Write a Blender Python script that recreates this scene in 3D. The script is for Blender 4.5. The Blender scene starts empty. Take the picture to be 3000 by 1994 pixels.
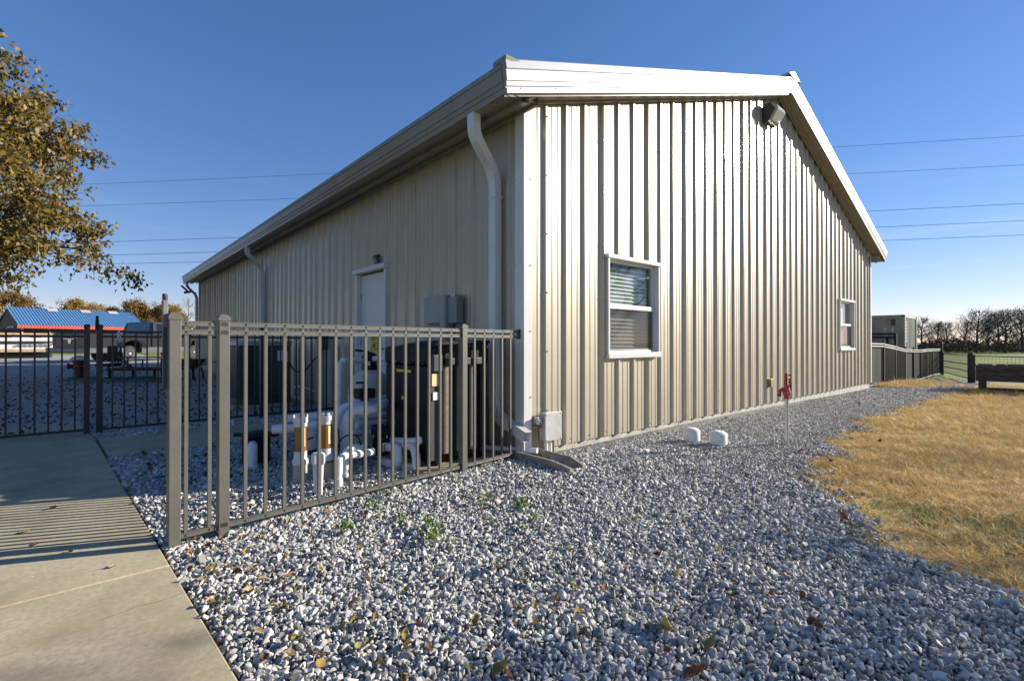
import bpy, math, random
import numpy as np
from mathutils import Vector, Matrix
R = math.radians
rng = np.random.default_rng(7); random.seed(7)
scene = bpy.context.scene

# ------------------------------------------------------------------ camera
CAM = Vector((-3.274, -3.5425, 1.135)); YAW = .7206; PITCH = .005; FPX = 1432.2
cd = bpy.data.cameras.new('camera'); cam = bpy.data.objects.new('camera', cd); scene.collection.objects.link(cam)
cam.location = CAM; cam.rotation_euler = (math.pi/2 + PITCH, 0, -YAW)
cd.sensor_width = 36; cd.sensor_fit = 'HORIZONTAL'; cd.lens = FPX/3000*36; cd.clip_start = .05; cd.clip_end = 3000
scene.camera = cam
# ------------------------------------------------------------------ light
SUN_AZ, SUN_EL = R(-25), R(19.8)            # azimuth from +X
SD = Vector((math.cos(SUN_AZ)*math.cos(SUN_EL), math.sin(SUN_AZ)*math.cos(SUN_EL), math.sin(SUN_EL)))
sl = bpy.data.lights.new('sun', 'SUN'); sl.energy = 5.0; sl.angle = R(.53); sl.color = (1, .92, .79)
so = bpy.data.objects.new('sun', sl); scene.collection.objects.link(so)
so.rotation_euler = SD.to_track_quat('Z', 'Y').to_euler(); so.location = (20, -10, 30)
w = bpy.data.worlds.new('World'); scene.world = w; w.use_nodes = True
nt = w.node_tree; nt.nodes.clear()
sky = nt.nodes.new('ShaderNodeTexSky'); sky.sky_type = 'NISHITA'; sky.sun_disc = False
sky.sun_elevation = SUN_EL; sky.sun_rotation = math.pi/2 - SUN_AZ; sky.altitude = 300; sky.air_density = 1.0; sky.dust_density = .05; sky.ozone_density = 4.0
bg = nt.nodes.new('ShaderNodeBackground'); bg.inputs[1].default_value = .10
wo = nt.nodes.new('ShaderNodeOutputWorld'); nt.links.new(bg.outputs[0], wo.inputs[0])
# thin cirrus streaks low in the sky
tc = nt.nodes.new('ShaderNodeTexCoord'); mp = nt.nodes.new('ShaderNodeMapping'); mp.inputs['Scale'].default_value = (1.2, 1.2, 14)
ns = nt.nodes.new('ShaderNodeTexNoise'); ns.inputs['Scale'].default_value = 2.2; ns.inputs['Detail'].default_value = 5; ns.inputs['Roughness'].default_value = .6
rp = nt.nodes.new('ShaderNodeMapRange'); rp.inputs[1].default_value = .5; rp.inputs[2].default_value = .8; rp.inputs[4].default_value = .35
sx = nt.nodes.new('ShaderNodeSeparateXYZ'); rz = nt.nodes.new('ShaderNodeMapRange')
rz.inputs[1].default_value = .04; rz.inputs[2].default_value = .30; rz.inputs[3].default_value = 1; rz.inputs[4].default_value = 0
mu = nt.nodes.new('ShaderNodeMath'); mu.operation = 'MULTIPLY'
mx = nt.nodes.new('ShaderNodeMix'); mx.data_type = 'RGBA'; mx.inputs[7].default_value = (4.6, 4.9, 5.3, 1)
L = nt.links.new
L(tc.outputs['Generated'], mp.inputs[0]); L(mp.outputs[0], ns.inputs[0]); L(ns.outputs[0], rp.inputs[0])
L(tc.outputs['Generated'], sx.inputs[0]); L(sx.outputs[2], rz.inputs[0]); L(rp.outputs[0], mu.inputs[0]); L(rz.outputs[0], mu.inputs[1])
hs = nt.nodes.new('ShaderNodeHueSaturation'); hs.inputs['Saturation'].default_value = 1.27; gm = nt.nodes.new('ShaderNodeGamma'); gm.inputs[1].default_value = .78; L(sky.outputs[0], gm.inputs[0]); L(gm.outputs[0], hs.inputs['Color'])
tn = nt.nodes.new('ShaderNodeMix'); tn.data_type = 'RGBA'; tn.blend_type = 'MULTIPLY'; tn.inputs[0].default_value = 1; tn.inputs[7].default_value = (1.14, .935, 1.06, 1); L(hs.outputs[0], tn.inputs[6])
L(mu.outputs[0], mx.inputs[0]); L(tn.outputs[2], mx.inputs[6]); L(mx.outputs[2], bg.inputs[0])
vs = scene.view_settings; vs.view_transform = 'Standard'; vs.look = 'None'; vs.exposure = 1.03; vs.gamma = 1

# ------------------------------------------------------------------ pixel helpers (photograph pixels -> points)
fw = np.array([math.sin(YAW)*math.cos(PITCH), math.cos(YAW)*math.cos(PITCH), math.sin(PITCH)]); rt = np.array([math.cos(YAW), -math.sin(YAW), 0]); up = np.cross(rt, fw); C3 = np.array(CAM)
def ray(px, py): return fw + rt*(px-1500)/FPX - up*(py-997)/FPX
def gd(px, py, d): return C3 + ray(px, py)*d
def gz(px, py, z=0.): r = ray(px, py); return C3 + r*(z-C3[2])/r[2]
def gx(px, py, x): r = ray(px, py); return C3 + r*(x-C3[0])/r[0]
def gy(px, py, y): r = ray(px, py); return C3 + r*(y-C3[1])/r[1]
def smooth(t): t = np.clip(t, 0, 1); return t*t*(3-2*t)
def hgt(x, y):
    x = np.asarray(x, float); y = np.asarray(y, float)
    return .25*smooth((y-5)/17)*(1-smooth((x-2)/8)) - .08*smooth((x-3)/9.6)*(y < 40) - .27*smooth((x-12.5)/10)

# ------------------------------------------------------------------ materials
MT = {}
def pm(name, col, rough=.5, metal=0, var=.12, vs=6, bump=0, bs=60, spec=.5, col2=None, c2s=3, c2t=(.45, .65), island=None, objrand=0, trans=0, stretch=None, coat=0, detail=4):
    m = bpy.data.materials.new(name); m.use_nodes = True; t = m.node_tree; n = t.nodes; l = t.links.new
    b = n['Principled BSDF']; b.inputs['Roughness'].default_value = rough; b.inputs['Metallic'].default_value = metal; b.inputs['Specular IOR Level'].default_value = spec
    if coat: b.inputs['Coat Weight'].default_value = coat; b.inputs['Coat Roughness'].default_value = .2
    tcn = n.new('ShaderNodeTexCoord'); co = tcn.outputs['Object']
    if stretch:
        mpn = n.new('ShaderNodeMapping'); mpn.inputs['Scale'].default_value = stretch; l(co, mpn.inputs[0]); co = mpn.outputs[0]
    nz = n.new('ShaderNodeTexNoise'); nz.inputs['Scale'].default_value = vs; nz.inputs['Detail'].default_value = detail; l(co, nz.inputs[0])
    def mix(fac, a, bb):
        x = n.new('ShaderNodeMix'); x.data_type = 'RGBA'
        for s, v in ((x.inputs[0], fac), (x.inputs[6], a), (x.inputs[7], bb)):
            if hasattr(v, 'is_linked'): l(v, s)
            elif isinstance(v, (int, float)): s.default_value = v
            else: s.default_value = (*v, 1)
        return x.outputs[2]
    def mr(v, a, bb, c=0, d=1):
        x = n.new('ShaderNodeMapRange'); l(v, x.inputs[0]); x.inputs[1].default_value = a; x.inputs[2].default_value = bb; x.inputs[3].default_value = c; x.inputs[4].default_value = d; return x.outputs[0]
    c = np.array(col)
    out = mix(mr(nz.outputs[0], .3, .7), tuple(np.clip(c*(1-var), 0, 1)), tuple(np.clip(c*(1+var), 0, 1)))
    if col2 is not None:
        n2 = n.new('ShaderNodeTexNoise'); n2.inputs['Scale'].default_value = c2s; n2.inputs['Detail'].default_value = 6; n2.inputs['Roughness'].default_value = .65; l(co, n2.inputs[0])
        out = mix(mr(n2.outputs[0], c2t[0], c2t[1]), out, col2)
    if island:
        g = n.new('ShaderNodeNewGeometry'); r = n.new('ShaderNodeValToRGB'); l(g.outputs['Random Per Island'], r.inputs[0])
        e = r.color_ramp.elements
        while len(e) < len(island): e.new(.5)
        for i, cc in enumerate(island): e[i].position = i/(len(island)-1); e[i].color = (*cc, 1)
        out = mix(.8, out, r.outputs[0])
    if objrand:
        oi = n.new('ShaderNodeObjectInfo'); hs = n.new('ShaderNodeHueSaturation'); l(out, hs.inputs['Color']); l(mr(oi.outputs['Random'], 0, 1, 1-objrand, 1+objrand), hs.inputs['Value']); out = hs.outputs[0]
    l(out, b.inputs['Base Color'])
    if bump:
        nb = n.new('ShaderNodeTexNoise'); nb.inputs['Scale'].default_value = bs; nb.inputs['Detail'].default_value = 5; l(co, nb.inputs[0])
        bp = n.new('ShaderNodeBump'); bp.inputs['Strength'].default_value = min(bump, 1); bp.inputs['Distance'].default_value = .02 if bump <= 1 else .02*bump; l(nb.outputs[0], bp.inputs['Height']); l(bp.outputs[0], b.inputs['Normal'])
    if trans:
        tr = n.new('ShaderNodeBsdfTranslucent'); l(out, tr.inputs[0]); ms = n.new('ShaderNodeMixShader'); ms.inputs[0].default_value = trans
        l(b.outputs[0], ms.inputs[1]); l(tr.outputs[0], ms.inputs[2]); l(ms.outputs[0], n['Material Output'].inputs[0])
    MT[name] = m; return m
def glassmat(name, tint, refl_ior=1.5, rough=.0, opac=0, opcol=(.1, .1, .1)):
    m = bpy.data.materials.new(name); m.use_nodes = True; t = m.node_tree; n = t.nodes; n.clear(); l = t.links.new
    o = n.new('ShaderNodeOutputMaterial'); tr = n.new('ShaderNodeBsdfTransparent'); tr.inputs[0].default_value = (*tint, 1)
    gl = n.new('ShaderNodeBsdfGlossy'); gl.inputs['Roughness'].default_value = rough; lw = n.new('ShaderNodeLayerWeight'); lw.inputs[0].default_value = .5; pw = n.new('ShaderNodeMath'); pw.operation = 'POWER'; pw.inputs[1].default_value = 4; l(lw.outputs['Facing'], pw.inputs[0]); fr = n.new('ShaderNodeMapRange'); l(pw.outputs[0], fr.inputs[0]); fr.inputs[3].default_value = ((refl_ior-1)/(refl_ior+1))**2*1.8; fr.inputs[4].default_value = 1
    nz = n.new('ShaderNodeTexNoise'); nz.inputs['Scale'].default_value = 9; bp = n.new('ShaderNodeBump'); bp.inputs['Strength'].default_value = .03; l(nz.outputs[0], bp.inputs['Height']); l(bp.outputs[0], gl.inputs['Normal'])
    ms = n.new('ShaderNodeMixShader'); l(fr.outputs[0], ms.inputs[0])
    if opac:
        df = n.new('ShaderNodeBsdfDiffuse'); df.inputs[0].default_value = (*opcol, 1); m2 = n.new('ShaderNodeMixShader'); m2.inputs[0].default_value = opac
        l(tr.outputs[0], m2.inputs[1]); l(df.outputs[0], m2.inputs[2]); l(m2.outputs[0], ms.inputs[1])
    else: l(tr.outputs[0], ms.inputs[1])
    l(gl.outputs[0], ms.inputs[2]); l(ms.outputs[0], o.inputs[0]); MT[name] = m; return m
pm('siding', (.41, .366, .28), .40, .24, .05, 3, .05, 1.4, .65, (.36, .32, .245), 1.3, (.55, .8), coat=.35)
pm('trim', (.58, .58, .565), .3, 0, .04, 3, .05, 4, .5, coat=.25)
pm('rake_metal', (.43, .44, .455), .45, .25, .05, 3, .05, 3, .5)
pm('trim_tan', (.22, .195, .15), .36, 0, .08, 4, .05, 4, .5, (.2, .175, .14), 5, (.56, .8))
pm('concrete', (.44, .375, .25), .9, 0, .17, 45, .13, 260, .25, (.32, .255, .16), 2.4, (.42, .72), detail=12)
pm('foundation', (.43, .41, .36), .9, 0, .15, 7, .3, 90, .3, (.30, .285, .25), 4, (.45, .7))
pm('splash_concrete', (.30, .28, .25), .9, 0, .2, 9, .4, 120, .3, (.2, .185, .16), 6)
pm('gravel_bed', (.20, .195, .19), .95, 0, .45, 38, 1.0, 55, .2, (.115, .11, .105), 16, (.45, .6))
pm('gravel_fine', (.30, .29, .275), .95, 0, .6, 45, 1.0, 60, .2, (.13, .125, .115), 34, (.46, .6))
pm('yard_gravel', (.34, .33, .31), .95, 0, .35, 22, 1.0, 30, .2, (.15, .14, .12), 5, (.52, .68))
pm('stone', (.46, .447, .42), .85, 0, .12, 40, .3, 90, .3, (.32, .295, .255), 20, (.48, .68), objrand=.5)
pm('dry_soil', (.40, .285, .13), .95, 0, .35, 9, .9, 45, .1, (.44, .33, .15), 2.5, (.4, .7))
pm('dry_blade', (.5, .35, .14), .65, 0, .2, 8, spec=.25, island=[(.78, .56, .25), (.66, .44, .17), (.84, .65, .33), (.52, .34, .13), (.76, .54, .22), (.40, .41, .12), (.80, .60, .28)], objrand=.25, trans=.2)
pm('field', (.13, .19, .035), .95, 0, .3, .6, .8, 8, .1, (.25, .22, .07), .25, (.42, .62))
pm('fence_paint', (.105, .101, .086), .42, 0, .07, 6, .08, 40, .5)
pm('fence_dark', (.018, .019, .021), .4, 0, .1, 6, 0, 40, .5)
pm('screw_dark', (.07, .07, .07), .45, .5, .1)
pm('screw_zinc', (.35, .35, .36), .35, .8, .1)
pm('black_plastic', (.010, .010, .011), .5, 0, .2, 9, .1, 60, .25)
pm('dark_grey', (.05, .055, .06), .5, 0, .15, 9, .05, 60)
pm('latch_grey', (.16, .155, .16), .6, 0, .15, 30, .1, 90)
pm('pvc', (.66, .67, .68), .35, 0, .06, 9, .05, 30, .5, (.56, .55, .52), 8, (.55, .8))
pm('white_plastic', (.64, .64, .62), .45, 0, .04, 8, .04, 30, .5, (.6, .585, .54), 6, (.6, .85))
pm('beige_plastic', (.40, .345, .25), .5, 0, .08, 8, .04, 40)
pm('tank_beige', (.50, .46, .38), .55, 0, .06, 5, .06, 40, .5, (.40, .365, .30), 3, (.6, .8))
pm('amber', (.30, .115, .018), .18, 0, .12, 9, coat=.6)
pm('blue_plastic', (.02, .05, .2), .4)
pm('panel_grey', (.30, .305, .285), .45, 0, .04, 6, .05, 60)
pm('panel_side', (.22, .235, .24), .45, 0, .06, 6)
pm('box_grey', (.42, .42, .415), .5, 0, .06, 9, .06, 60, .5, (.33, .33, .32), 5)
pm('galvanized', (.46, .47, .47), .4, .7, .15, 40, .05, 60)
pm('red_paint', (.36, .045, .03), .45, 0, .25, 25, .2, 60, .5, (.5, .4, .34), 55, (.57, .66))
pm('brown_plastic', (.26, .19, .07), .5)
pm('door_paint', (.60, .58, .56), .4, 0, .03, 3, .04, 20)
pm('blind', (.74, .75, .70), .5, 0, .03, 5)
pm('interior', (.05, .05, .05), .9)
pm('yellow_sign', (.72, .50, .03), .45, 0, .05)
pm('cream_label', (.70, .62, .36), .6, 0, .15, 60); pm('white_label', (.72, .72, .70), .6, 0, .08, 40); pm('red_label', (.5, .05, .04), .5)
pm('ink', (.02, .02, .022), .5); pm('white_ink', (.72, .74, .74), .6, 0, .15, 30)
pm('mesh_metal', (.40, .33, .25), .45, .3, .2, 30)
pm('ac_metal', (.055, .057, .06), .45, .2, .1, 9)
pm('ac_top', (.30, .32, .34), .4, .3, .1, 9)
pm('truck_black', (.006, .007, .011), .22, 0, .1, 3, coat=.3); pm('truck_silver', (.08, .09, .10), .3, .3, .1, 3, coat=.6)
pm('chrome', (.6, .6, .62), .15, 1, .05); pm('tyre', (.015, .015, .015), .8, 0, .2, 30); pm('dark_glass', (.01, .012, .016), .05, 0, .05); pm('rear_glass', (.2, .22, .25), .06, 0, .1, 4)
pm('tail_red', (.25, .01, .012), .25)
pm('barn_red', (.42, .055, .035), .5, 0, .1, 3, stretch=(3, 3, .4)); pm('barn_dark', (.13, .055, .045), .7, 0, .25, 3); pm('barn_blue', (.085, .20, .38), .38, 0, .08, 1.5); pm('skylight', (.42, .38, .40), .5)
pm('wood_post', (.42, .36, .24), .8, 0, .2, 9); pm('tan_wood', (.5, .34, .17), .8, 0, .2, 5)
pm('trailer_white', (.68, .68, .66), .5, 0, .06, 3); pm('trailer_grey', (.2, .2, .2), .6)
pm('container_paint', (.25, .255, .205), .55, 0, .1, 2, .1, 10, .4, (.19, .185, .145), 1.4, (.5, .75))
pm('planter_wood', (.085, .075, .07), .85, 0, .45, 5, .5, 30, .2, (.045, .04, .04), 3, (.45, .65), stretch=(1, 1, 9))
pm('old_wood', (.05, .042, .035), .9, 0, .3, 8, .4, 40)
pm('screen_mesh', (.010, .010, .009), .85, 0, .3, 60)
pm('bark', (.085, .065, .048), .9, 0, .3, 14, .6, 30, .2, stretch=(1, 1, .3)); pm('bark_grey', (.12, .105, .09), .9, 0, .25, 8, .3, 20, .2); pm('bark_dark', (.075, .068, .064), .9, 0, .25, 8)
pm('leaf_autumn', (.2, .14, .03), .5, 0, .2, 3, spec=.35, island=[(.15, .135, .028), (.065, .072, .016), (.25, .165, .032), (.045, .048, .014), (.30, .19, .035), (.17, .085, .028), (.09, .11, .022), (.36, .25, .045), (.22, .10, .035)], trans=.38)
pm('leaf_gold', (.3, .2, .05), .7, 0, .25, .3, spec=.1, island=[(.34, .22, .045), (.22, .14, .035), (.42, .29, .05), (.17, .12, .04)], trans=.25)
pm('leaf_brown', (.2, .12, .05), .7, 0, .25, .3, spec=.1, island=[(.22, .13, .05), (.15, .10, .04), (.27, .16, .06), (.12, .10, .03)], trans=.2)
pm('leaf_dark', (.06, .06, .035), .8, 0, .3, .3, spec=.1, island=[(.08, .078, .045), (.13, .10, .07), (.09, .10, .05), (.07, .06, .045)], trans=.1)
pm('weed_green', (.10, .19, .03), .6, 0, .3, 30, spec=.3, island=[(.12, .2, .03), (.07, .13, .02), (.17, .25, .05)], trans=.25)
for k, c in dict(leaf_olive=(.26, .215, .07), leaf_tan=(.42, .30, .15), leaf_rust=(.25, .09, .035), leaf_umber=(.11, .06, .03), leaf_yellow=(.29, .20, .045)).items():
    pm(k, c, .6, 0, .3, 40, .2, 90, .3, tuple(np.array(c)*.5), 30, (.5, .7), trans=.15)
pm('litter', (.1, .07, .03), .7, 0, .2, 9, island=[(.07, .045, .025), (.03, .022, .015), (.13, .09, .035), (.045, .03, .018)])
pm('hose_green', (.01, .16, .12), .45); pm('zebra_white', (.6, .6, .6), .8); pm('hydrant_red', (.11, .010, .010), .4)
pm('rust', (.30, .16, .07), .9, 0, .4, 40, .4, 90)
pm('wire', (.02, .022, .028), .6)
glassmat('glass', (.90, .93, .91), 1.55); glassmat('glass_screen', (.80, .80, .80), 1.35, .05, .20, (.14, .14, .135)); glassmat('lamp_glass', (.6, .62, .62), 1.5, .15, .55, (.55, .56, .56))

# ------------------------------------------------------------------ mesh helpers
COL = scene.collection
class MB:
    def __init__(s): s.v = []; s.f = []
    def add(s, v, f):
        o = len(s.v); s.v += [tuple(map(float, p)) for p in v]; s.f += [tuple(i+o for i in q) for q in f]; return s
    def box(s, x0, x1, y0, y1, z0, z1):
        return s.add([(x0,y0,z0),(x1,y0,z0),(x1,y1,z0),(x0,y1,z0),(x0,y0,z1),(x1,y0,z1),(x1,y1,z1),(x0,y1,z1)], [(3,2,1,0),(4,5,6,7),(0,1,5,4),(1,2,6,5),(2,3,7,6),(3,0,4,7)])
    def obox(s, c, u, v, wv):
        c, u, v, wv = map(np.array, (c, u, v, wv)); P = [c+a*u+b*v+d*wv for d in (-1, 1) for a, b in ((-1,-1),(1,-1),(1,1),(-1,1))]
        return s.add(P, [(3,2,1,0),(4,5,6,7),(0,1,5,4),(1,2,6,5),(2,3,7,6),(3,0,4,7)])
    def bar(s, p, q, wd, ht=None, upv=(0,0,1)):
        p, q = np.array(p, float), np.array(q, float); d = q-p; ln = np.linalg.norm(d); d /= ln; u = np.array(upv, float)
        if abs(d@u) > .98: u = np.array([1., 0, 0])
        sd = np.cross(d, u); sd /= np.linalg.norm(sd); u = np.cross(sd, d)
        return s.obox((p+q)/2, d*ln/2, sd*wd/2, u*(ht or wd)/2)
    def tube(s, pts, r, n=10, cap=True):
        pts = [np.array(p, float) for p in pts]; rr = r if hasattr(r, '__len__') else [r]*len(pts)
        V = []; prev = None
        for i, p in enumerate(pts):
            t = pts[min(i+1, len(pts)-1)]-pts[max(i-1, 0)]; t = t/(np.linalg.norm(t)+1e-12)
            if prev is None:
                a = np.array([0, 0, 1.]) if abs(t[2]) < .9 else np.array([1., 0, 0]); u = np.cross(t, a)
            else: u = prev - t*(prev@t)
            u /= np.linalg.norm(u)+1e-12; prev = u; v = np.cross(t, u)
            V += [p+rr[i]*(math.cos(a)*u+math.sin(a)*v) for a in np.arange(n)*2*math.pi/n]
        F = [(i*n+j, i*n+(j+1)%n, (i+1)*n+(j+1)%n, (i+1)*n+j) for i in range(len(pts)-1) for j in range(n)]
        if cap: F += [tuple(range(n-1, -1, -1)), tuple((len(pts)-1)*n+j for j in range(n))]
        return s.add(V, F)
    def lathe(s, c, prof, n=24, ax=(0,0,1)):
        ax = np.array(ax, float); ax /= np.linalg.norm(ax); a = np.array([1., 0, 0]) if abs(ax[2]) > .9 else np.array([0, 0, 1.])
        u = np.cross(ax, a); u /= np.linalg.norm(u); v = np.cross(ax, u); c = np.array(c, float)
        V = [c+ax*z+r*(math.cos(t)*u+math.sin(t)*v) for r, z in prof for t in np.arange(n)*2*math.pi/n]
        F = [(i*n+j, i*n+(j+1)%n, (i+1)*n+(j+1)%n, (i+1)*n+j) for i in range(len(prof)-1) for j in range(n)]
        F += [tuple(range(n-1, -1, -1)), tuple((len(prof)-1)*n+j for j in range(n))]
        return s.add(V, F)
    def prism(s, poly, ext):
        e = np.array(ext, float); n = len(poly); P = [np.array(p, float) for p in poly]
        return s.add(P+[p+e for p in P], [tuple(range(n-1, -1, -1)), tuple(range(n, 2*n))]+[(i, (i+1)%n, n+(i+1)%n, n+i) for i in range(n)])
    def sheet(s, rows):
        n = len(rows[0]); V = [p for r in rows for p in r]
        return s.add(V, [(i*n+j, i*n+j+1, (i+1)*n+j+1, (i+1)*n+j) for i in range(len(rows)-1) for j in range(n-1)])
    def mesh(s, name, mat, smooth_=False):
        m = bpy.data.meshes.new(name); m.from_pydata(s.v, [], s.f); m.materials.append(MT[mat])
        if smooth_:
            m.polygons.foreach_set('use_smooth', [True]*len(m.polygons)); m.set_sharp_from_angle(angle=R(40))
        return m
    def build(s, name, mat, parent=None, smooth_=False, bevel=0):
        return link(name, s.mesh(name, mat, smooth_), parent, bevel)
def link(name, data, parent=None, bevel=0):
    o = bpy.data.objects.new(name, data); COL.objects.link(o)
    if parent is not None:
        o.parent = parent; 
        if parent.type == 'EMPTY': o.matrix_parent_inverse = Matrix.Translation(-parent.location)
    if bevel:
        b = o.modifiers.new('bevel', 'BEVEL'); b.width = bevel; b.segments = 2; b.limit_method = 'ANGLE'
    return o
def np_mesh(name, V, F, mat, k=4):
    m = bpy.data.meshes.new(name); V = np.asarray(V, np.float32); F = np.asarray(F, np.int32)
    m.vertices.add(len(V)); m.vertices.foreach_set('co', V.ravel()); m.loops.add(F.size); m.loops.foreach_set('vertex_index', F.ravel())
    m.polygons.add(len(F)); m.polygons.foreach_set('loop_start', np.arange(0, F.size, k)); m.update(calc_edges=True); m.materials.append(MT[mat]); return m
def tag(o, label, cat, group=None):
    o['label'] = label; o['category'] = cat
    if group: o['group'] = group
    return o
def thing(name, label, cat, loc, group=None):
    o = bpy.data.objects.new(name, None); o.empty_display_size = .1; COL.objects.link(o); o.location = tuple(map(float, loc)); return tag(o, label, cat, group)
def copy_tree(root, loc, rz=0, sc=1, label=None):
    r = root.copy(); COL.objects.link(r); r.location = loc; r.rotation_euler = (0, 0, rz); r.scale = (sc, sc, sc)
    if label: r['label'] = label
    for ch in list(root.children):
        c = ch.copy(); COL.objects.link(c); c.parent = r; c.matrix_parent_inverse = ch.matrix_parent_inverse
        for g in ch.children: d = g.copy(); COL.objects.link(d); d.parent = c
    return r
def struct(o): o['kind'] = 'structure'; return o
def stuff(o): o['kind'] = 'stuff'; return o
def rounded(pts, rad, n=6):
    P = [np.array(p, float) for p in pts]; out = [P[0]]
    for i in range(1, len(P)-1):
        a = P[i-1]-P[i]; b = P[i+1]-P[i]; la, lb = np.linalg.norm(a), np.linalg.norm(b); rr = min(rad, la*.48, lb*.48); a /= la; b /= lb
        for t in np.linspace(0, 1, n): out.append(P[i]+a*rr*(1-t)**2+b*rr*t*t)
    return out+[P[-1]]
def text(name, body, size, origin, xdir, ydir, mat, parent, off=.002):
    c = bpy.data.curves.new(name, 'FONT'); c.body = body; c.size = size; c.align_x = 'LEFT'; c.extrude = .0008
    o = bpy.data.objects.new(name, c); COL.objects.link(o); dg = bpy.context.evaluated_depsgraph_get()
    m = bpy.data.meshes.new_from_object(o.evaluated_get(dg)); bpy.data.objects.remove(o); m.materials.clear(); m.materials.append(MT[mat])
    x = Vector(xdir).normalized(); y = Vector(ydir).normalized(); z = x.cross(y)
    M = Matrix((x, y, z)).transposed().to_4x4(); M.translation = Vector(origin)+z*off; m.transform(M)
    return link(name, m, parent)

# ================================================================== GROUND
def axis(a, b, fine0, fine1, step):
    out = list(np.arange(fine0, fine1+1e-6, step)); g = step; x = fine1
    while x < b: g *= 1.35; x += g; out.append(min(x, b))
    g = step; x = fine0
    while x > a: g *= 1.35; x -= g; out.insert(0, max(x, a))
    return np.array(out)
def terrain(name, xs, ys, dz, mat):
    X, Y = np.meshgrid(xs, ys); Z = hgt(X, Y)+dz; n = len(xs); V = np.stack([X, Y, Z], -1).reshape(-1, 3)
    i, j = np.meshgrid(np.arange(len(ys)-1), np.arange(n-1), indexing='ij'); a = (i*n+j).ravel()
    m = np_mesh(name, V, np.stack([a, a+1, a+n+1, a+n], 1), mat); m.polygons.foreach_set('use_smooth', [True]*len(m.polygons))
    return struct(link(name, m))
terrain('ground', axis(-700, 900, -12, 34, 1.), axis(-500, 900, -12, 30, 1.), -.03, 'field')
GX = [-40, -.4, -.33, -.1, -.02, .12, .63, 1.23, 1.99, 3.47, 6.17, 12.16, 16, 26, 60]; GY = [-9, -5, -3.42, -3.18, -3.0, -2.67, -2.41, -2.08, -1.76, -1.59, -1.33, -1.46, -1.5, -1.6, -1.6]
def yb(x): return np.interp(x, GX, GY)
def xe(y): return -2.893-(np.asarray(y)+1.54)*.05            # right edge of the walkway
# lawn of dry grass on the right, field beyond the pipe fence is the ground itself
def strip(name, xs, ylo, yhi, n, dz, mat):
    V = []; 
    for x in xs:
        for t in np.linspace(0, 1, n):
            y = ylo(x)+(yhi(x)-ylo(x))*t; V.append((x, y, float(hgt(x, y))+dz))
    a = np.array([i*n+j for i in range(len(xs)-1) for j in range(n-1)])
    m = np_mesh(name, V, np.stack([a, a+n, a+n+1, a+1], 1), mat); m.polygons.foreach_set('use_smooth', [True]*len(m.polygons)); return struct(link(name, m))
strip('lawn', np.concatenate([np.linspace(-.6, 3, 30), np.linspace(3.2, 22.4, 60)]), lambda x: -16., lambda x: yb(x)+.08, 24, -.012, 'dry_soil')
strip('gravel_ground', np.concatenate([np.linspace(-3.4, 3, 50), np.linspace(3.2, 24, 60)]), lambda x: yb(x)-.05 if x > -.33 else -9., lambda x: .3 if x > .3 else 4.3, 30, -.004, 'gravel_bed')
strip('fine_gravel', np.linspace(2.2, 15.5, 60), lambda x: yb(x)+.12+.1*math.sin(x*2.1), lambda x: .3, 16, .002, 'gravel_fine')
strip('yard', np.linspace(-60, .02, 80), lambda x: 4.25, lambda x: 45., 60, .0, 'yard_gravel')
# walkway slabs
def slab(name, poly, top, th=.12):
    b = MB().prism([(x, y, top-th) for x, y in poly], (0, 0, th)); return b
walk = struct(bpy.data.objects.new('walkway', None)); COL.objects.link(walk)
J = [-9, -4.2, -.565, 2.66, 4.62]
for k in range(4):
    a, b = J[k]+.006, J[k+1]-.006
    jj = -.055 if k in (1, ) else 0
    slab('slab', [(xe(a)-4.8, a+(.0)), (xe(a), a), (xe(b), b), (xe(b)-4.8, b)], .022).build('slab', 'concrete', walk, bevel=.006)
slab('slab', [(-7.8, 4.635), (-3.2, 4.635), (-3.24, 5.75), (-7.8, 5.75)], .024).build('slab', 'concrete', walk, bevel=.006)
for pts in ([(-2.93, -.93), (-3.02, -.95), (-3.10, -.94), (-3.22, -.97)], [(-3.02, 1.6), (-3.3, 1.68), (-3.5, 1.66), (-3.9, 1.75), (-4.3, 1.72)]):
    m = MB(); m.tube([(x, y, .0222) for x, y in pts], .0009, 4); m.build('crack', 'old_wood', walk)
path = struct(bpy.data.objects.new('path', None)); COL.objects.link(path)
PJ = [-3.09, -1.55, -.02]
for k in range(2): slab('slab', [(PJ[k]+.012, 2.69), (PJ[k+1], 2.69), (PJ[k+1], 3.95), (PJ[k]+(-.05 if k == 0 else .012), 3.95)], .015).build('slab', 'concrete', path, bevel=.006)

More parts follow.
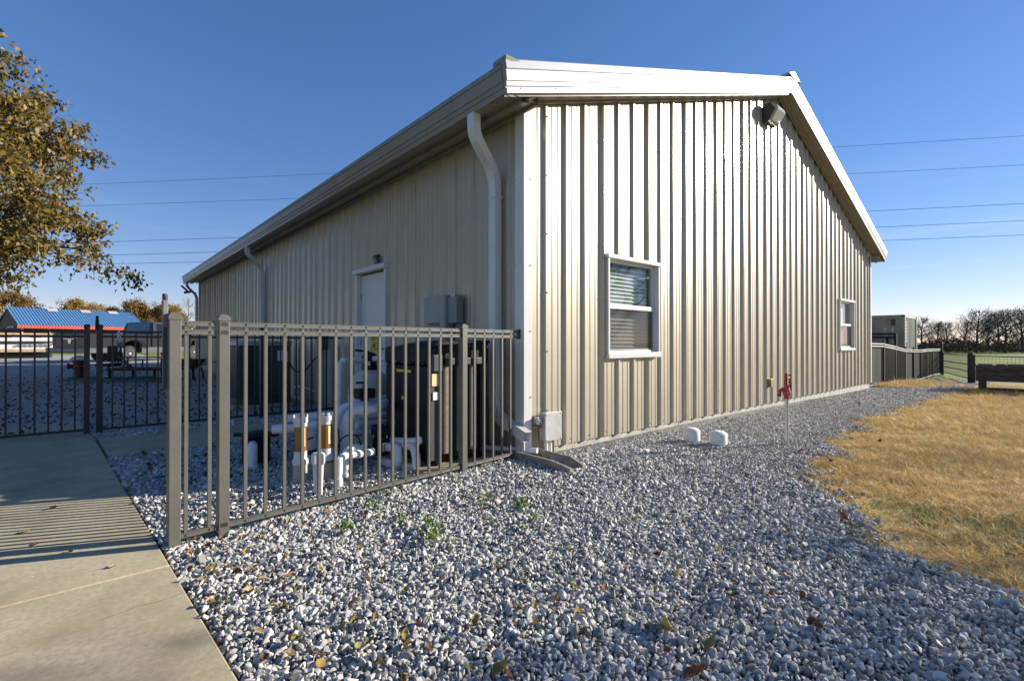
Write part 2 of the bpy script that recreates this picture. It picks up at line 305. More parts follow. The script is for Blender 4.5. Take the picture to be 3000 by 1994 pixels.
# ================================================================== METAL BUILDING
W, LEN = 12.657, 18.0; MID = W/2; SL = (5.90-3.607)/(MID+.5)
def zr(x): return 3.607+SL*((x if x <= MID else W-x)+.5)
ZB = .06
bld = thing('metal_building', 'tan ribbed metal building with white gable trim, gutters and downspouts', 'building', (0, 0, 0))
RP = [(0, 0), (.018, .027), (.050, .027), (.068, 0), (.128, 0), (.135, .0045), (.148, .0045), (.155, 0), (.218, 0), (.225, .0045), (.238, .0045), (.245, 0)]
def profile(a, b, off):
    """(s, out) points of the ribbed sheet between a and b"""
    pts = [(a, 0.)]
    k0 = int((a-off)//.3048)-1
    for k in range(k0, int((b-off)//.3048)+2):
        for s, o in RP:
            q = off+k*.3048+s
            if a+1e-4 < q < b-1e-4: pts.append((q, o))
    return pts+[(b, 0.)]
def wall_sheet(a, b, off, top, holes, fn):
    P = sorted(profile(a, b, off)+[(h, None) for h0, h1, *_ in holes for h in (h0, h1) if a < h < b], key=lambda q: q[0])
    xs = [q[0] for q in P if q[1] is not None]; os_ = [q[1] for q in P if q[1] is not None]
    P = [(s, float(np.interp(s, xs, os_)) if o is None else o) for s, o in P]
    mb = MB()
    for (s0, o0), (s1, o1) in zip(P, P[1:]):
        m = (s0+s1)/2; rng_ = [(ZB, None)]
        segs = [(lambda s: ZB, top)]
        for h0, h1, z0, z1 in holes:
            if h0-1e-6 < m < h1+1e-6: segs = [(lambda s: ZB, lambda s, z0=z0: z0), (lambda s, z1=z1: z1, top)]
        for lo, hi in segs: mb.add([fn(s0, o0, lo(s0)), fn(s1, o1, lo(s1)), fn(s1, o1, hi(s1)), fn(s0, o0, hi(s0))], [(0, 1, 2, 3)])
    return mb
WIN = [(1.30, 2.325, .985, 2.155), (9.98, 11.07, .985, 2.155)]
gfn = lambda s, o, z: (s, -o, z)
edges = [.02]+[.256+.036+.9144*k for k in range(1, 14)]+[W-.02]
for k, (a, b) in enumerate(zip(edges, edges[1:])):
    wall_sheet(a, b, .256, lambda s: zr(s)-.235, WIN, lambda s, o, z, k=k: (s, -o-.0022*(k % 2), z)).build('wall_panel', 'siding', bld)
DOOR = [(2.90, 3.85, 0.0, 2.20)]
lfn = lambda s, o, z: (-o, s, z)
edges = [.02]+[.19+.036+.9144*k for k in range(1, 20)]+[LEN-.02]
for a, b in zip(edges, edges[1:]):
    if b-a > .1: wall_sheet(a, b, .19, lambda s: 3.50, [(2.90, 3.85, ZB, 2.20)], lfn).build('wall_panel', 'siding', bld)
MB().sheet([[(W, 0.02, z), (W, LEN, z)] for z in (ZB, 3.50)]).build('wall_panel', 'siding', bld, False)
MB().add([(0, LEN, ZB), (W, LEN, ZB), (W, LEN, 3.52), (MID, LEN, 5.64), (0, LEN, 3.52)], [(0, 1, 2, 3, 4)]).build('wall_panel', 'siding', bld)
f = MB(); f.box(.012, W-.012, .012, LEN-.012, -.6, ZB); f.build('foundation', 'foundation', bld)
for x in (2.9, 6.1, 9.4): MB().box(x, x+.006, .009, .02, -.4, ZB-.001).build('form_joint', 'splash_concrete', bld)
# corner trims
def corner(x, sx_, y, sy_):
    m = MB(); m.sheet([[(x+sx_*.066, y-sy_*.034, z), (x+sx_*.058, y-sy_*.040, z), (x-sx_*.042, y-sy_*.040, z), (x-sx_*.042, y+sy_*.09, z), (x-sx_*.034, y+sy_*.105, z), (x-sx_*.002, y+sy_*.107, z)] for z in (ZB+.01, 3.505)])
    return m.build('corner_trim', 'trim', bld)
corner(0, 1, 0, 1); corner(W, -1, 0, 1)
# roof
for s in (0, 1):
    a, b = ((-.32, MID) if s == 0 else (W+.32, MID))
    m = MB(); ys = np.arange(-.28, LEN+.28, .3048)
    rows = [[], []]
    for y in ys:
        for dy, dz in ((0, .012), (.1, .012), (.115, .045), (.145, .045), (.16, .012)):
            if y+dy < LEN+.30: rows[0].append((a, y+dy, zr(a)+dz)); rows[1].append((b, y+dy, zr(b)+dz))
    m.sheet(rows); m.add([(a, -.28, zr(a)-.02), (b, -.28, zr(b)-.02), (b, LEN+.28, zr(b)-.02), (a, LEN+.28, zr(a)-.02)], [(0, 1, 2, 3)])
    m.build('roof', 'trim', bld)
m = MB(); m.sheet([[(MID+dx, y, zr(MID)+dz) for dx, dz in ((-.26, -.03), (-.25, .01), (0, .105), (.25, .01), (.26, -.03))] for y in (-.315, LEN+.315)]); m.add([(MID-.25, -.315, 5.905), (MID, -.315, 6.0), (MID+.25, -.315, 5.905), (MID, -.315, 5.86)], [(0, 3, 2, 1)])
m.build('ridge_cap', 'rake_metal', bld)
# rake trim on both gables
PR = [(-.355, .03), (-.372, .012), (-.377, -.080), (-.362, -.086), (-.362, -.094), (-.368, -.100), (-.360, -.200), (-.346, -.205), (-.346, -.213), (-.352, -.218), (-.348, -.252), (-.330, -.258), (-.330, -.268), (-.348, -.274), (-.342, -.326), (-.338, -.330)]
SF = [(-.338, -.330), (-.290, -.330), (-.290, -.352), (-.268, -.352), (-.268, -.332), (-.19, -.332), (-.19, -.322), (-.175, -.322), (-.175, -.332), (-.075, -.332), (-.075, -.358), (-.040, -.362), (-.040, -.30)]
PR = [(y+.073, dz*.79) for y, dz in PR]; SF = [(-.265+(y+.338)*.755, dz*.79) for y, dz in SF]
def rake(prof, name, mat, far=False):
    m = MB(); rows = []
    for e, xx in enumerate((-.5, MID, W+.5)):
        row = []
        for y, dz in prof:
            x = xx + (.045*min(1, max(0, dz/-.26)) * (1 if e == 0 else -1) if e != 1 else 0)
            row.append((x, LEN-y if far else y, zr(xx)+dz))
        rows.append(row)
    for r0, r1 in zip(rows, rows[1:]): m.sheet([r0, r1])
    if name == 'rake_trim':
        for r0 in (rows[0], rows[-1]): MB().sheet([r0, [(x, (LEN+.23) if far else -.23, z) for x, y, z in r0]]).build('rake_return', 'trim_tan', bld)
    return m.build(name, mat, bld)
rk = rake(PR, 'rake_trim', 'rake_metal'); rake(SF, 'soffit', 'trim_tan'); rake(PR+SF[1:], 'rake_trim', 'trim', True)
m = MB()
for x in np.arange(-.3, W+.3, .46): m.lathe((x, -.272, zr(x)-.235), [(.007, 0), (.007, .004), (.004, .007)], 6, (0, -1, 0))
stuff(m.build('screw_heads', 'screw_zinc', rk))
for x, d in ((3.05, 0), (9.6, 0)):
    m = MB(); m.sheet([[(x+k*.004, y-.0035, zr(x+k*.004)+dz) for y, dz in PR] for k in (0, 1.5)]); m.build('trim_lap', 'rake_metal', rk)
# eaves and gutters
GP = [(-.485, 3.672), (-.502, 3.660), (-.506, 3.600), (-.496, 3.594), (-.486, 3.462), (-.476, 3.456), (-.474, 3.402), (-.464, 3.394), (-.456, 3.335), (-.365, 3.335), (-.362, 3.365)]
EP = [(-.362, 3.365), (-.255, 3.368), (-.255, 3.338), (-.235, 3.330), (-.165, 3.342), (-.160, 3.385), (-.060, 3.388), (-.060, 3.362), (-.040, 3.356), (-.036, 3.45)]
GP = [(x, 3.352+(z-3.335)*.79) for x, z in GP]; EP = [(x, z+.018) for x, z in EP]
def eave(prof, name, mat, right=False):
    fx = (lambda x: W-x) if right else (lambda x: x)
    m = MB(); n = 12; ys = np.linspace(-.235, LEN+.235, n)
    m.sheet([[(fx(x), y+(.0 if 0 < k < n-1 else 0), z) for x, z in prof] for k, y in enumerate(ys)]); return m.build(name, mat, bld)
gut = eave(GP, 'gutter', 'trim_tan'); eave(EP, 'eave_soffit', 'trim_tan'); eave(GP, 'gutter', 'trim_tan', True); eave(EP, 'eave_soffit', 'trim_tan', True)
for y in (-.235, LEN+.235): MB().add([(x, y, z) for x, z in GP]+[(-.362, y, 3.61)], [tuple(range(len(GP)+1))]).build('end_cap', 'trim_tan', gut)
for k, y in enumerate((.55, 3.6, 6.7, 9.8, 12.9, 14.6, 15.7, 16.7, 17.5)):
    m = MB(); m.sheet([[(x-.003, yy, z) for x, z in GP[1:9]] for yy in (y, y+.02)]); m.build('gutter_strap', 'trim_tan', gut)
MB().box(-.495, -.33, -.30, -.12, 3.622, 3.665).build('roof_edge_cap', 'trim_tan', bld)
# downspouts
def downspout(pts, rad, bottom=True):
    P = rounded(pts, rad, 9); 
    # resample
    D = [np.array(p) for p in P]; dense = [D[0]]
    for a, b in zip(D, D[1:]):
        k = max(1, int(np.linalg.norm(b-a)/.35))
        for t in range(1, k+1): dense.append(a+(b-a)*t/k)
    ring = []
    hw, hd, r = .052, .040, .012
    for sx_, sy_ in ((1, 1), (-1, 1), (-1, -1), (1, -1)): pass
    side = []
    for k in range(9): side.append((-hw+2*hw*k/8, hd-(.004 if k % 2 else 0)))
    s2 = [(hw-(.003 if k % 2 else 0), hd-2*hd*k/6) for k in range(1, 6)]
    s3 = [(-x, -y) for x, y in side]; s4 = [(-x, -y) for x, y in s2]; ring = side+s2+s3+s4; n = len(ring)
    V = []; prev = np.array([0, 1., 0])
    for i, p in enumerate(dense):
        t = dense[min(i+1, len(dense)-1)]-dense[max(0, i-1)]; t /= np.linalg.norm(t)
        u = prev-t*(prev@t)
        if np.linalg.norm(u) < .2: u = np.cross(t, (1., 0, 0))
        u /= np.linalg.norm(u); v = np.cross(t, u); prev = u
        corr = 1+.035*(i % 2)
        V += [p+corr*(a*u+b*v) for a, b in ring]
    F = [(i*n+j, i*n+(j+1)%n, (i+1)*n+(j+1)%n, (i+1)*n+j) for i in range(len(dense)-1) for j in range(n)]
    d = MB().add(V, F).build('downspout', 'trim', bld); return d
d1 = downspout([(-.42, .27, 3.36), (-.42, .27, 3.16), (-.08, .36, 2.86), (-.08, .36, 1.5), (-.08, .36, .40), (-.08, -.13, .235)], .16)
MB().box(-.125, -.03, .30, .42, .60, .625).build('band', 'trim', d1); MB().box(-.125, -.03, .30, .42, 2.62, 2.645).build('band', 'trim', d1)
downspout([(-.42, 9.0, 3.36), (-.42, 9.0, 3.2), (-.08, 9.07, 2.9), (-.08, 9.07, .12)], .16)
downspout([(-.42, 17.7, 3.36), (-.42, 17.7, 3.2), (-.08, 17.95, 2.9), (-.08, 17.95, .35)], .16)
# wall screws
m = MB()
for k in range(0, 40):
    x = .256+.036+.3048*k
    if x > W-.1: break
    if k % 3 == 0:
        for z in np.arange(.45, zr(x)-.4, .6): 
            if not any(a-.05 < x < b+.05 and c-.05 < z < d+.05 for a, b, c, d in WIN): m.lathe((x, -.0285, z+.07*math.sin(k)), [(.0085, 0), (.0085, .005), (.005, .009)], 6, (0, -1, 0))
    m.lathe((x+.09, 0, .11), [(.0085, 0), (.0085, .005), (.005, .009)], 6, (0, -1, 0))
stuff(m.build('screw_heads', 'screw_zinc', bld))
m = MB()
for k in range(0, 58):
    y = .19+.036+.3048*k
    if k % 3 == 0:
        for z in (.5, 1.2, 1.9, 2.6, 3.2):
            if not (2.85 < y < 3.9 and z < 2.2): m.lathe((-.027, y, z+.1*math.sin(k*1.7)), [(.0085, 0), (.0085, .005), (.005, .009)], 6, (-1, 0, 0))
for z in (.6, 1.25, 1.9, 2.75): m.lathe((.045, -.041, z), [(.007, 0), (.007, .004), (.004, .007)], 6, (0, -1, 0)); m.lathe((-.042, .085, z), [(.007, 0), (.007, .004), (.004, .007)], 6, (-1, 0, 0))
stuff(m.build('screw_heads', 'screw_zinc', bld))
# windows
def window(x0, x1, lab):
    z0, z1 = .955, 2.18
    wf = MB(); wf.box(x0, x0+.032, -.048, .10, z0+.05, z1-.06); o = wf.build('window', 'trim', bld, bevel=.004); o['label'] = lab
    MB().box(x1-.032, x1, -.048, .10, z0+.05, z1-.06).build('jamb_trim', 'trim', o, bevel=.004)
    MB().box(x0-.010, x1+.015, -.060, .095, z1-.058, z1-.012).build('drip_cap', 'trim', o, bevel=.004)
    MB().box(x0-.005, x1+.005, -.062, .10, z0, z0+.056).build('sill', 'trim', o, bevel=.004)
    a, b = x0+.032, x1-.032; zm = 1.565
    fr = MB(); fr.box(a, a+.03, .015, .075, z0+.056, z1-.058); fr.box(b-.03, b, .015, .075, z0+.056, z1-.058); fr.box(a+.03, b-.03, .015, .075, z1-.09, z1-.058); fr.box(a+.03, b-.03, .005, .075, z0+.056, z0+.085); fr.build('frame', 'trim', o, bevel=.003)
    MB().box(a+.03, b-.03, .000, .05, zm-.028, zm+.028).build('meeting_rail', 'trim', o, bevel=.006)
    MB().box(a+.032, b-.032, .052, .056, zm-.028, z1-.09).build('pane', 'glass', o)
    MB().box(a+.032, b-.032, .030, .034, z0+.085, zm-.028).build('pane', 'glass_screen', o)
    sb = MB(); sb.box(a+.035, b-.035, .018, .03, z0+.086, z0+.112); sb.box(b-.06, b-.035, .018, .029, z0+.113, zm-.03); sb.build('screen_frame', 'latch_grey', o)
    zz = z1-.12; k = 0
    while zz > z0+.1:
        MB().add([(a+.035, .127, zz), (b-.035, .127, zz), (b-.035, .100, zz-.042), (a+.035, .100, zz-.042)], [(0, 1, 2, 3)]).build('slat', 'blind', o); zz -= .047
    return o
window(1.273, 2.351, 'window nearest the corner with half lit blinds'); window(9.953, 11.097, 'far window by the back corner of the gable')
# door
d = MB().box(.035, .075, 2.915, 3.835, .08, 2.185).build('door', 'door_paint', bld, bevel=.004); d['label'] = 'white flush steel door with yellow sign'
MB().box(-.045, .08, 3.835, 3.885, ZB, 2.205).build('frame', 'door_paint', d, bevel=.003); MB().box(-.045, .08, 2.865, 2.915, ZB, 2.205).build('frame', 'door_paint', d, bevel=.003)
MB().box(-.075, .08, 2.845, 3.935, 2.207, 2.275).build('head_trim', 'trim', d, bevel=.003)
MB().box(-.06, .09, 2.915, 3.835, .0, .078).build('threshold', 'galvanized', d)
for z in (.35, 1.15, 1.85): MB().box(.02, .034, 3.80, 3.834, z-.055, z+.055).build('hinge', 'galvanized', d)
hl = MB(); hl.lathe((.034, 3.0, 1.05), [(.032, 0), (.032, .012), (.012, .016), (.012, .06)], 16, (-1, 0, 0)); hl.tube([(-.02, 3.0, 1.05), (-.03, 3.05, 1.052), (-.03, 3.13, 1.05)], .011, 8); hl.build('handle', 'dark_grey', d, True)
sg = MB().box(.028, .033, 3.27, 3.50, .97, 1.235).build('sign', 'yellow_sign', d)
dog = [(0, 0), (.03, 0), (.035, .35), (.1, .42), (.3, .42), (.34, .3), (.33, 0), (.37, 0), (.4, .3), (.41, .5), (.38, .62), (.36, .78), (.42, .86), (.37, .93), (.30, .92), (.28, 1), (.24, .9), (.22, .7), (.12, .58), (.04, .56), (-.04, .4), (-.02, .3)]
MB().prism([(.0275, 3.44-q*.28, 1.02+p*.125) for q, p in dog], (-.001, 0, 0)).build('dog_figure', 'ink', sg)
ml = MB()
for k, (a, b) in enumerate(((3.30, 3.48), (3.31, 3.46))): ml.box(.0265, .0275, a, b, 1.205-.024*k, 1.217-.024*k)
ml.build('print_lines', 'ink', sg)

# ------------------------------------------------------------------ things on the building
t = thing('wall_light', 'bronze wall pack light with clear lens under the gable peak', 'light', (5.85, 0, 5.1))
x0, x1 = 5.66, 6.02
bk = MB(); bk.prism([(x0, -.034, 4.98), (x0, -.034, 5.30), (x0, -.15, 5.30), (x0, -.22, 5.18), (x0, -.09, 4.98)], (x1-x0, 0, 0)); bk.build('housing', 'dark_grey', t, bevel=.008)
ln = MB(); ln.prism([(x0+.012, -.155, 5.285), (x0+.012, -.25, 5.235), (x0+.012, -.27, 5.16), (x0+.012, -.17, 5.00), (x0+.012, -.10, 4.985), (x0+.012, -.222, 5.18)], (x1-x0-.024, 0, 0)); ln.build('lens', 'lamp_glass', t, bevel=.006)
t = thing('wall_light', 'small dark flood light above the white side door', 'light', (0, 3.1, 2.33))
m = MB(); m.prism([(-.034, 3.05, 2.30), (-.034, 3.05, 2.42), (-.07, 3.05, 2.42), (-.11, 3.05, 2.38), (-.07, 3.05, 2.30)], (0, .11, 0)); m.build('housing', 'dark_grey', t, bevel=.006)
m = MB(); m.prism([(-.112, 3.06, 2.378), (-.073, 3.06, 2.302), (-.08, 3.06, 2.298), (-.12, 3.06, 2.374)], (0, .09, 0)); m.build('lens', 'lamp_glass', t)
p = gx(566, 850, -.3)
t = thing('security_camera', 'tiny dark flood light arm at the far corner under the gutter', 'light', (-.1, 17.9, 3.05))
m = MB(); m.tube([(-.1, 17.95, 3.0), (-.35, 17.7, 3.02)], .02, 6); m.build('arm', 'dark_grey', t); m = MB(); m.obox((-.5, 17.6, 3.1), (.03, 0, .0), (0, .08, 0), (-.1, 0, .1)); m.build('head', 'dark_grey', t); m = MB(); m.obox((-.42, 17.62, 2.98), (.1, 0, .02), (0, .06, 0), (0, 0, .04)); m.build('body', 'dark_grey', t)
# control panel
t = thing('control_panel', 'grey pool control cabinet with black lettering mounted on the side wall', 'cabinet', (-.1, 1.4, 1.0))
MB().box(-.165, -.034, 1.16, 1.62, .93, 1.685).build('cabinet', 'panel_grey', t, bevel=.006)
m = MB(); m.box(-.171, -.166, 1.175, 1.605, .95, 1.67); dr = m.build('door', 'panel_grey', t, bevel=.003)
text('lettering', 'PENTAIR', .052, (-.171, 1.46, 1.335), (0, -1, 0), (0, 0, 1), 'ink', dr)
MB().prism([(-.1735, 1.492, 1.335), (-.1735, 1.477, 1.355), (-.1735, 1.492, 1.385), (-.1735, 1.507, 1.355)], (.0015, 0, 0)).build('emblem', 'ink', dr)
MB().box(-.13, -.034, .985, 1.155, 1.36, 1.66).build('side_box', 'panel_side', t, bevel=.005); MB().box(-.12, -.036, 1.03, 1.11, 1.66, 1.69).build('bracket', 'galvanized', t)
MB().box(-.135, -.1, 1.04, 1.075, 1.33, 1.37).build('hasp', 'dark_grey', t)
cm = MB(); cm.tube([(-.07, 1.05, 1.36), (-.07, 1.05, .9), (-.08, 1.06, .05)], .016, 8); cm.build('conduit', 'panel_side', t, True)
# junction box at the corner
t = thing('junction_box', 'grey electrical junction box on the gable wall beside the corner', 'electrical box', (.28, -.1, .2))
MB().box(.165, .395, -.115, -.034, .165, .435).build('body', 'box_grey', t, bevel=.008); lid = MB().box(.160, .400, -.130, -.116, .158, .442).build('lid', 'box_grey', t, bevel=.005)
for x in (.178, .382):
    for z in (.178, .422): MB().lathe((x, -.130, z), [(.008, 0), (.008, .003), (.005, .005)], 8, (0, -1, 0)).build('screw', 'galvanized', lid)
for x, r_ in ((.225, .02), (.285, .019)): MB().tube([(x, -.075, .17), (x, -.075, .06), (x+.003, -.077, -.05)], r_, 10).build('conduit', 'white_plastic', t, True)
MB().tube([(.345, -.06, .16), (.345, -.06, -.05)], .010, 8).build('conduit', 'dark_grey', t, True)
m = MB(); m.lathe((.13, -.075, .365), [(.03, -.035), (.034, -.02), (.022, -.005), (.022, .03)], 12, (1, 0, 0)); m.box(.085, .15, -.10, -.04, .335, .40); m.build('fitting', 'galvanized', t); m = MB(); m.tube([(.15, -.07, .30), (.10, -.08, .31), (.07, -.06, .30)], .014, 8); m.build('ground_clamp', 'rust', t)
o = MB().box(5.86, 5.97, -.075, -.002, .35, .50).build('outlet_cover', 'brown_plastic', None, bevel=.008); tag(o, 'small tan weatherproof outlet cover low on the gable wall', 'outlet')
o = MB().lathe((.12, -.02, -.02), [(.16, 0), (.13, .05), (.07, .085), (.02, .1)], 12).build('dirt_pile', 'rust', None); tag(o, 'small mound of brown debris at the building corner', 'dirt')

# ================================================================== NEAR FENCE
def fy(x): return -.256+.1108*(x+2.654)
fd = np.array([1, .1108, 0]); fd /= np.linalg.norm(fd); fn_ = np.array([.1108, -1, 0]); fn_ /= np.linalg.norm(fn_)     # fn_ faces the camera
def FP(x, z, o=0.): return np.array([x, fy(x), z])+fn_*o
nf = thing('metal_fence', 'bronze metal picket fence in front of the pool equipment', 'fence', (-2.0, fy(-2.0), 0))
def post(fence, x, mat, fpos, half=.0285, top=1.268, bot=-.1, d=fd, nn=fn_):
    m = MB(); m.obox(fpos(x, (top+bot)/2), d*half, nn*half, (0, 0, (top-bot)/2)); p = m.build('post', mat, fence, bevel=.003)
    c = MB(); a = half+.004; P = []
    for z, s_ in ((top-.004, a), (top+.014, a), (top+.030, a*.62), (top+.034, a*.5)):
        P.append([fpos(x, z)+d*s_*i+nn*s_*j for i, j in ((-1, -1), (1, -1), (1, 1), (-1, 1))])
    V = [q for r_ in P for q in r_]; F = [(4*k+i, 4*k+(i+1) % 4, 4*k+4+(i+1) % 4, 4*k+4+i) for k in range(3) for i in range(4)]+[(12, 13, 14, 15), (3, 2, 1, 0)]
    c.add(V, F).build('cap', mat, p); return p
RZ = [(1.231, 1.258), (1.183, 1.210), (.050, .077)]
def rails(fence, xa, xb, mat, fpos, zs=RZ, d=fd, nn=fn_, chan=True, depth=.0145):
    for z0, z1 in zs:
        m = MB(); A = fpos(xa, 0); B = fpos(xb, 0); h = z1-z0
        # channel section: two lips and a slightly sunk face
        sec = [(-depth, 0), (depth, 0), (depth, h*.22), (depth-.0015, h*.3), (depth-.0015, h*.7), (depth, h*.78), (depth, h), (-depth, h)]
        V = [q+nn*a+np.array([0, 0, z0+b]) for q in (A, B) for a, b in sec]; n = len(sec)
        m.add(V, [(i, (i+1) % n, n+(i+1) % n, n+i) for i in range(n)]+[tuple(range(n-1, -1, -1)), tuple(range(n, 2*n))]); m.build('rail', mat, fence)
def pickets(fence, xs, mat, fpos, d=fd, nn=fn_, z0=.055, z1=1.252, hw=.0092):
    base = None
    for x in xs:
        if base is None:
            m = MB(); m.obox((0, 0, (z0+z1)/2), d*hw, nn*hw, (0, 0, (z1-z0)/2)); base = m.mesh('picket', mat)
        o = link('picket', base, fence); 
        q = fpos(x, 0); o.location = (q[0], q[1], q[2])
def rail_screws(fence, xs, fpos, zs, nn=fn_, r_=.0055):
    m = MB()
    for x in xs:
        for z in zs: m.lathe(fpos(x, z)+nn*.0145, [(r_, 0), (r_*.85, .003), (r_*.4, .0048)], 8, nn)
    stuff(m.build('screw_heads', 'screw_dark', fence, True))
XA, XB, XC = -2.895, -2.653, -.776
for x in (XA, XB, XC): post(nf, x, 'fence_paint', FP)
rails(nf, XA+.029, XB-.041, 'fence_paint', FP); rails(nf, XB+.029, XC-.029, 'fence_paint', FP); rails(nf, XC+.029, -.052, 'fence_paint', FP)
PA = [-2.838, -2.722]; PB = list(-2.53+np.arange(15)*.11543); PC = [-.641, -.521, -.407, -.286, -.171]
pickets(nf, PA, 'fence_paint', FP); pickets(nf, PB, 'fence_paint', FP); pickets(nf, PC, 'fence_paint', FP)
rail_screws(nf, PA+PB+PC, FP, (1.2445, 1.1965, .0635)); rail_screws(nf, [XA+.016, XC+.016], FP, (1.2445, 1.1965, .0635))
m = MB()   # punched rail slots in the middle post
for z in (1.2445, 1.1965, .075):
    c = FP(XB, z, .0288); P = [c+fd*a+np.array([0, 0, b]) for a, b in ((-.019, -.0115), (.019, -.0115), (.019, .006), (.012, .0115), (-.012, .0115), (-.019, .006))]; m.prism(P, fn_*.0006)
m.build('rail_slot', 'ink', nf)
for z in (1.2445, 1.1965):
    m = MB(); m.obox(FP(-.048, z), fd*.008, fn_*.022, (0, 0, .022)); m.build('wall_bracket', 'fence_dark', nf, bevel=.003)
lt = MB(); c = FP(XA-.036, 1.22, -.03); lt.obox(c+np.array([0, 0, .075]), fd*.013, fn_*.015, (0, 0, .075)); lt.build('gate_latch', 'latch_grey', nf, bevel=.004)
MB().lathe(c+np.array([0, 0, .150]), [(.010, 0), (.0125, .003), (.013, .032), (.009, .036)], 14).build('latch_knob', 'dark_grey', nf, True)
MB().obox(c-np.array([0, 0, .17]), fd*.010, fn_*.010, (0, 0, .17)).build('latch_rod', 'dark_grey', nf)

# ================================================================== BACK FENCE, GATE (the building's shade is painted into their near-black colour)
BY = 4.435
def BP(x, z, o=0.): return np.array([x, BY, z])+np.array([0, -1, 0])*o
bd, bn = np.array([1., 0, 0]), np.array([0, -1., 0])
bf = thing('metal_fence', 'dark picket fence in the shade between gate post and side wall', 'fence', (-1.6, BY, 0))
for x in (-3.115, -1.25): post(bf, x, 'fence_dark', BP, .032, 1.33, -.05, bd, bn)
ZB_ = [(1.262, 1.290), (1.20, 1.228), (.05, .078)]
rails(bf, -3.08, -1.285, 'fence_dark', BP, ZB_, bd, bn); rails(bf, -1.215, -.05, 'fence_dark', BP, ZB_, bd, bn)
pickets(bf, list(np.arange(-2.99, -1.3, .117))+list(np.arange(-1.11, -.08, .117)), 'fence_dark', BP, bd, bn, .055, 1.285, .0085)
lt = MB(); c = np.array([-3.14, BY-.02, 1.36]); lt.obox(c, (.018, 0, 0), (0, .02, 0), (0, 0, .06)); lt.lathe(c+np.array([0, 0, .06]), [(.015, 0), (.016, .05)], 10); lt.build('gate_latch', 'black_plastic', bf, bevel=.003)
gt = thing('metal_gate', 'dark picket gate closing the walkway on the left', 'gate', (-4.2, BY-.03, .03))
def GPn(x, z, o=0.): return np.array([x, BY-.03, z])+bn*o
for x in (-3.235, -4.75): post(gt, x, 'fence_dark', GPn, .028, 1.33, .03, bd, bn)
rails(gt, -4.72, -3.265, 'fence_dark', GPn, [(1.262, 1.290), (1.20, 1.228), (.06, .09)], bd, bn); pickets(gt, list(np.arange(-4.63, -3.3, .117)), 'fence_dark', GPn, bd, bn, .062, 1.285, .0085)
f2 = thing('metal_fence', 'dark picket fence left of the gate at the frame edge', 'fence', (-6, BY, 0))
for x in (-4.84, -6.7): post(f2, x, 'fence_dark', BP, .032, 1.33, -.05, bd, bn)
rails(f2, -6.67, -4.875, 'fence_dark', BP, ZB_, bd, bn); pickets(f2, list(np.arange(-6.58, -4.9, .117)), 'fence_dark', BP, bd, bn, .055, 1.285, .0085)
# decorative chain hung over the back fence
ch = thing('hanging_chain', 'pale plastic chain hung over the dark back fence', 'chain', (-2.92, BY-.03, 1.0))
for k in range(9):
    z = 1.275-.028*k; u = np.array([1, 0, 0]) if k % 2 else np.array([.3, -.95, 0]); cc = np.array([-2.93+.006*math.sin(k*2.3), BY-.035, z])
    P = [cc+u*.018*math.cos(a)+np.array([0, 0, 1])*.024*math.sin(a) for a in np.linspace(0, 2*math.pi, 11)]; MB().tube(P, .006, 6, False).build('link', 'hose_green' if k in (5, 6, 7) else 'zebra_white', ch, True)

# ================================================================== POOL EQUIPMENT
def P3(px, py, d): return gd(px, py, d)
# heater
HX0, HX1, HY0, HY1, HZ = -.985, -.335, .14, 1.0, 1.15
t = thing('pool_heater', 'tall black pool heat pump with mesh grilles behind the fence', 'heater', (-.66, .57, 0))
sl_ = MB().box(-1.12, -.22, .03, 1.12, -.05, .045).build('pad', 'concrete', t, bevel=.01)
m = MB(); m.box(HX0, HX1, HY0+.045, HY1, .07, .93); m.build('body', 'black_plastic', t, bevel=.03)
MB().box(HX0-.012, HX1+.012, HY0, HY1+.01, .93, 1.10).build('upper_shell', 'black_plastic', t, bevel=.035)
tp = MB(); tp.prism([(HX0+.01, HY0+.0, 1.09), (HX0+.0, HY1, 1.03), (HX0+.06, HY1-.05, 1.10), (HX0+.12, HY0+.4, 1.155), (HX0+.10, HY0+.04, 1.16)], (HX1-HX0-.03, 0, 0)); tp.build('lid', 'black_plastic', t, bevel=.02)
MB().add([(HX0-.016, .62, 1.035), (HX0-.016, .30, 1.035), (HX0+.03, .34, 1.135), (HX0+.03, .58, 1.135)], [(0, 1, 2, 3)]).build('display', 'dark_glass', t)
MB().box(HX0-.014, HX0-.012, .46, .74, .86, .885).build('stripe', 'yellow_sign', t)
MB().box(HX0-.002, HX0, .62, .66, .60, .63).build('badge', 'yellow_sign', t)
for k, (y, z) in enumerate(((.95, .96), (.75, .955), (.62, .955), (.48, .95), (.26, .945))): MB().lathe((HX0-.012, y, z), [(.007, 0), (.006, .004)], 8, (-1, 0, 0)).build('screw', 'screw_zinc', t)
for x in (HX0+.06,): MB().box(x-.055, x+.06, HY0+.02, HY0+.05, .09, .90).build('corner_column', 'dark_grey', t, bevel=.01)
MB().box(HX0+.01, HX0+.115, HY0-.012, HY0+.03, .88, 1.03).build('corner_cap', 'dark_grey', t, bevel=.01)
MB().box(HX0+.02, HX0+.10, HY0+.012, HY0+.0195, .755, .86).build('warning_label', 'cream_label', t); MB().box(HX0+.016, HX0+.104, HY0+.0135, HY0+.0199, .75, .865).build('label_border', 'red_label', t)
MB().box(HX0+.03, HX0+.115, HY0+.010, HY0+.0195, .63, .70).build('rating_label', 'white_label', t)
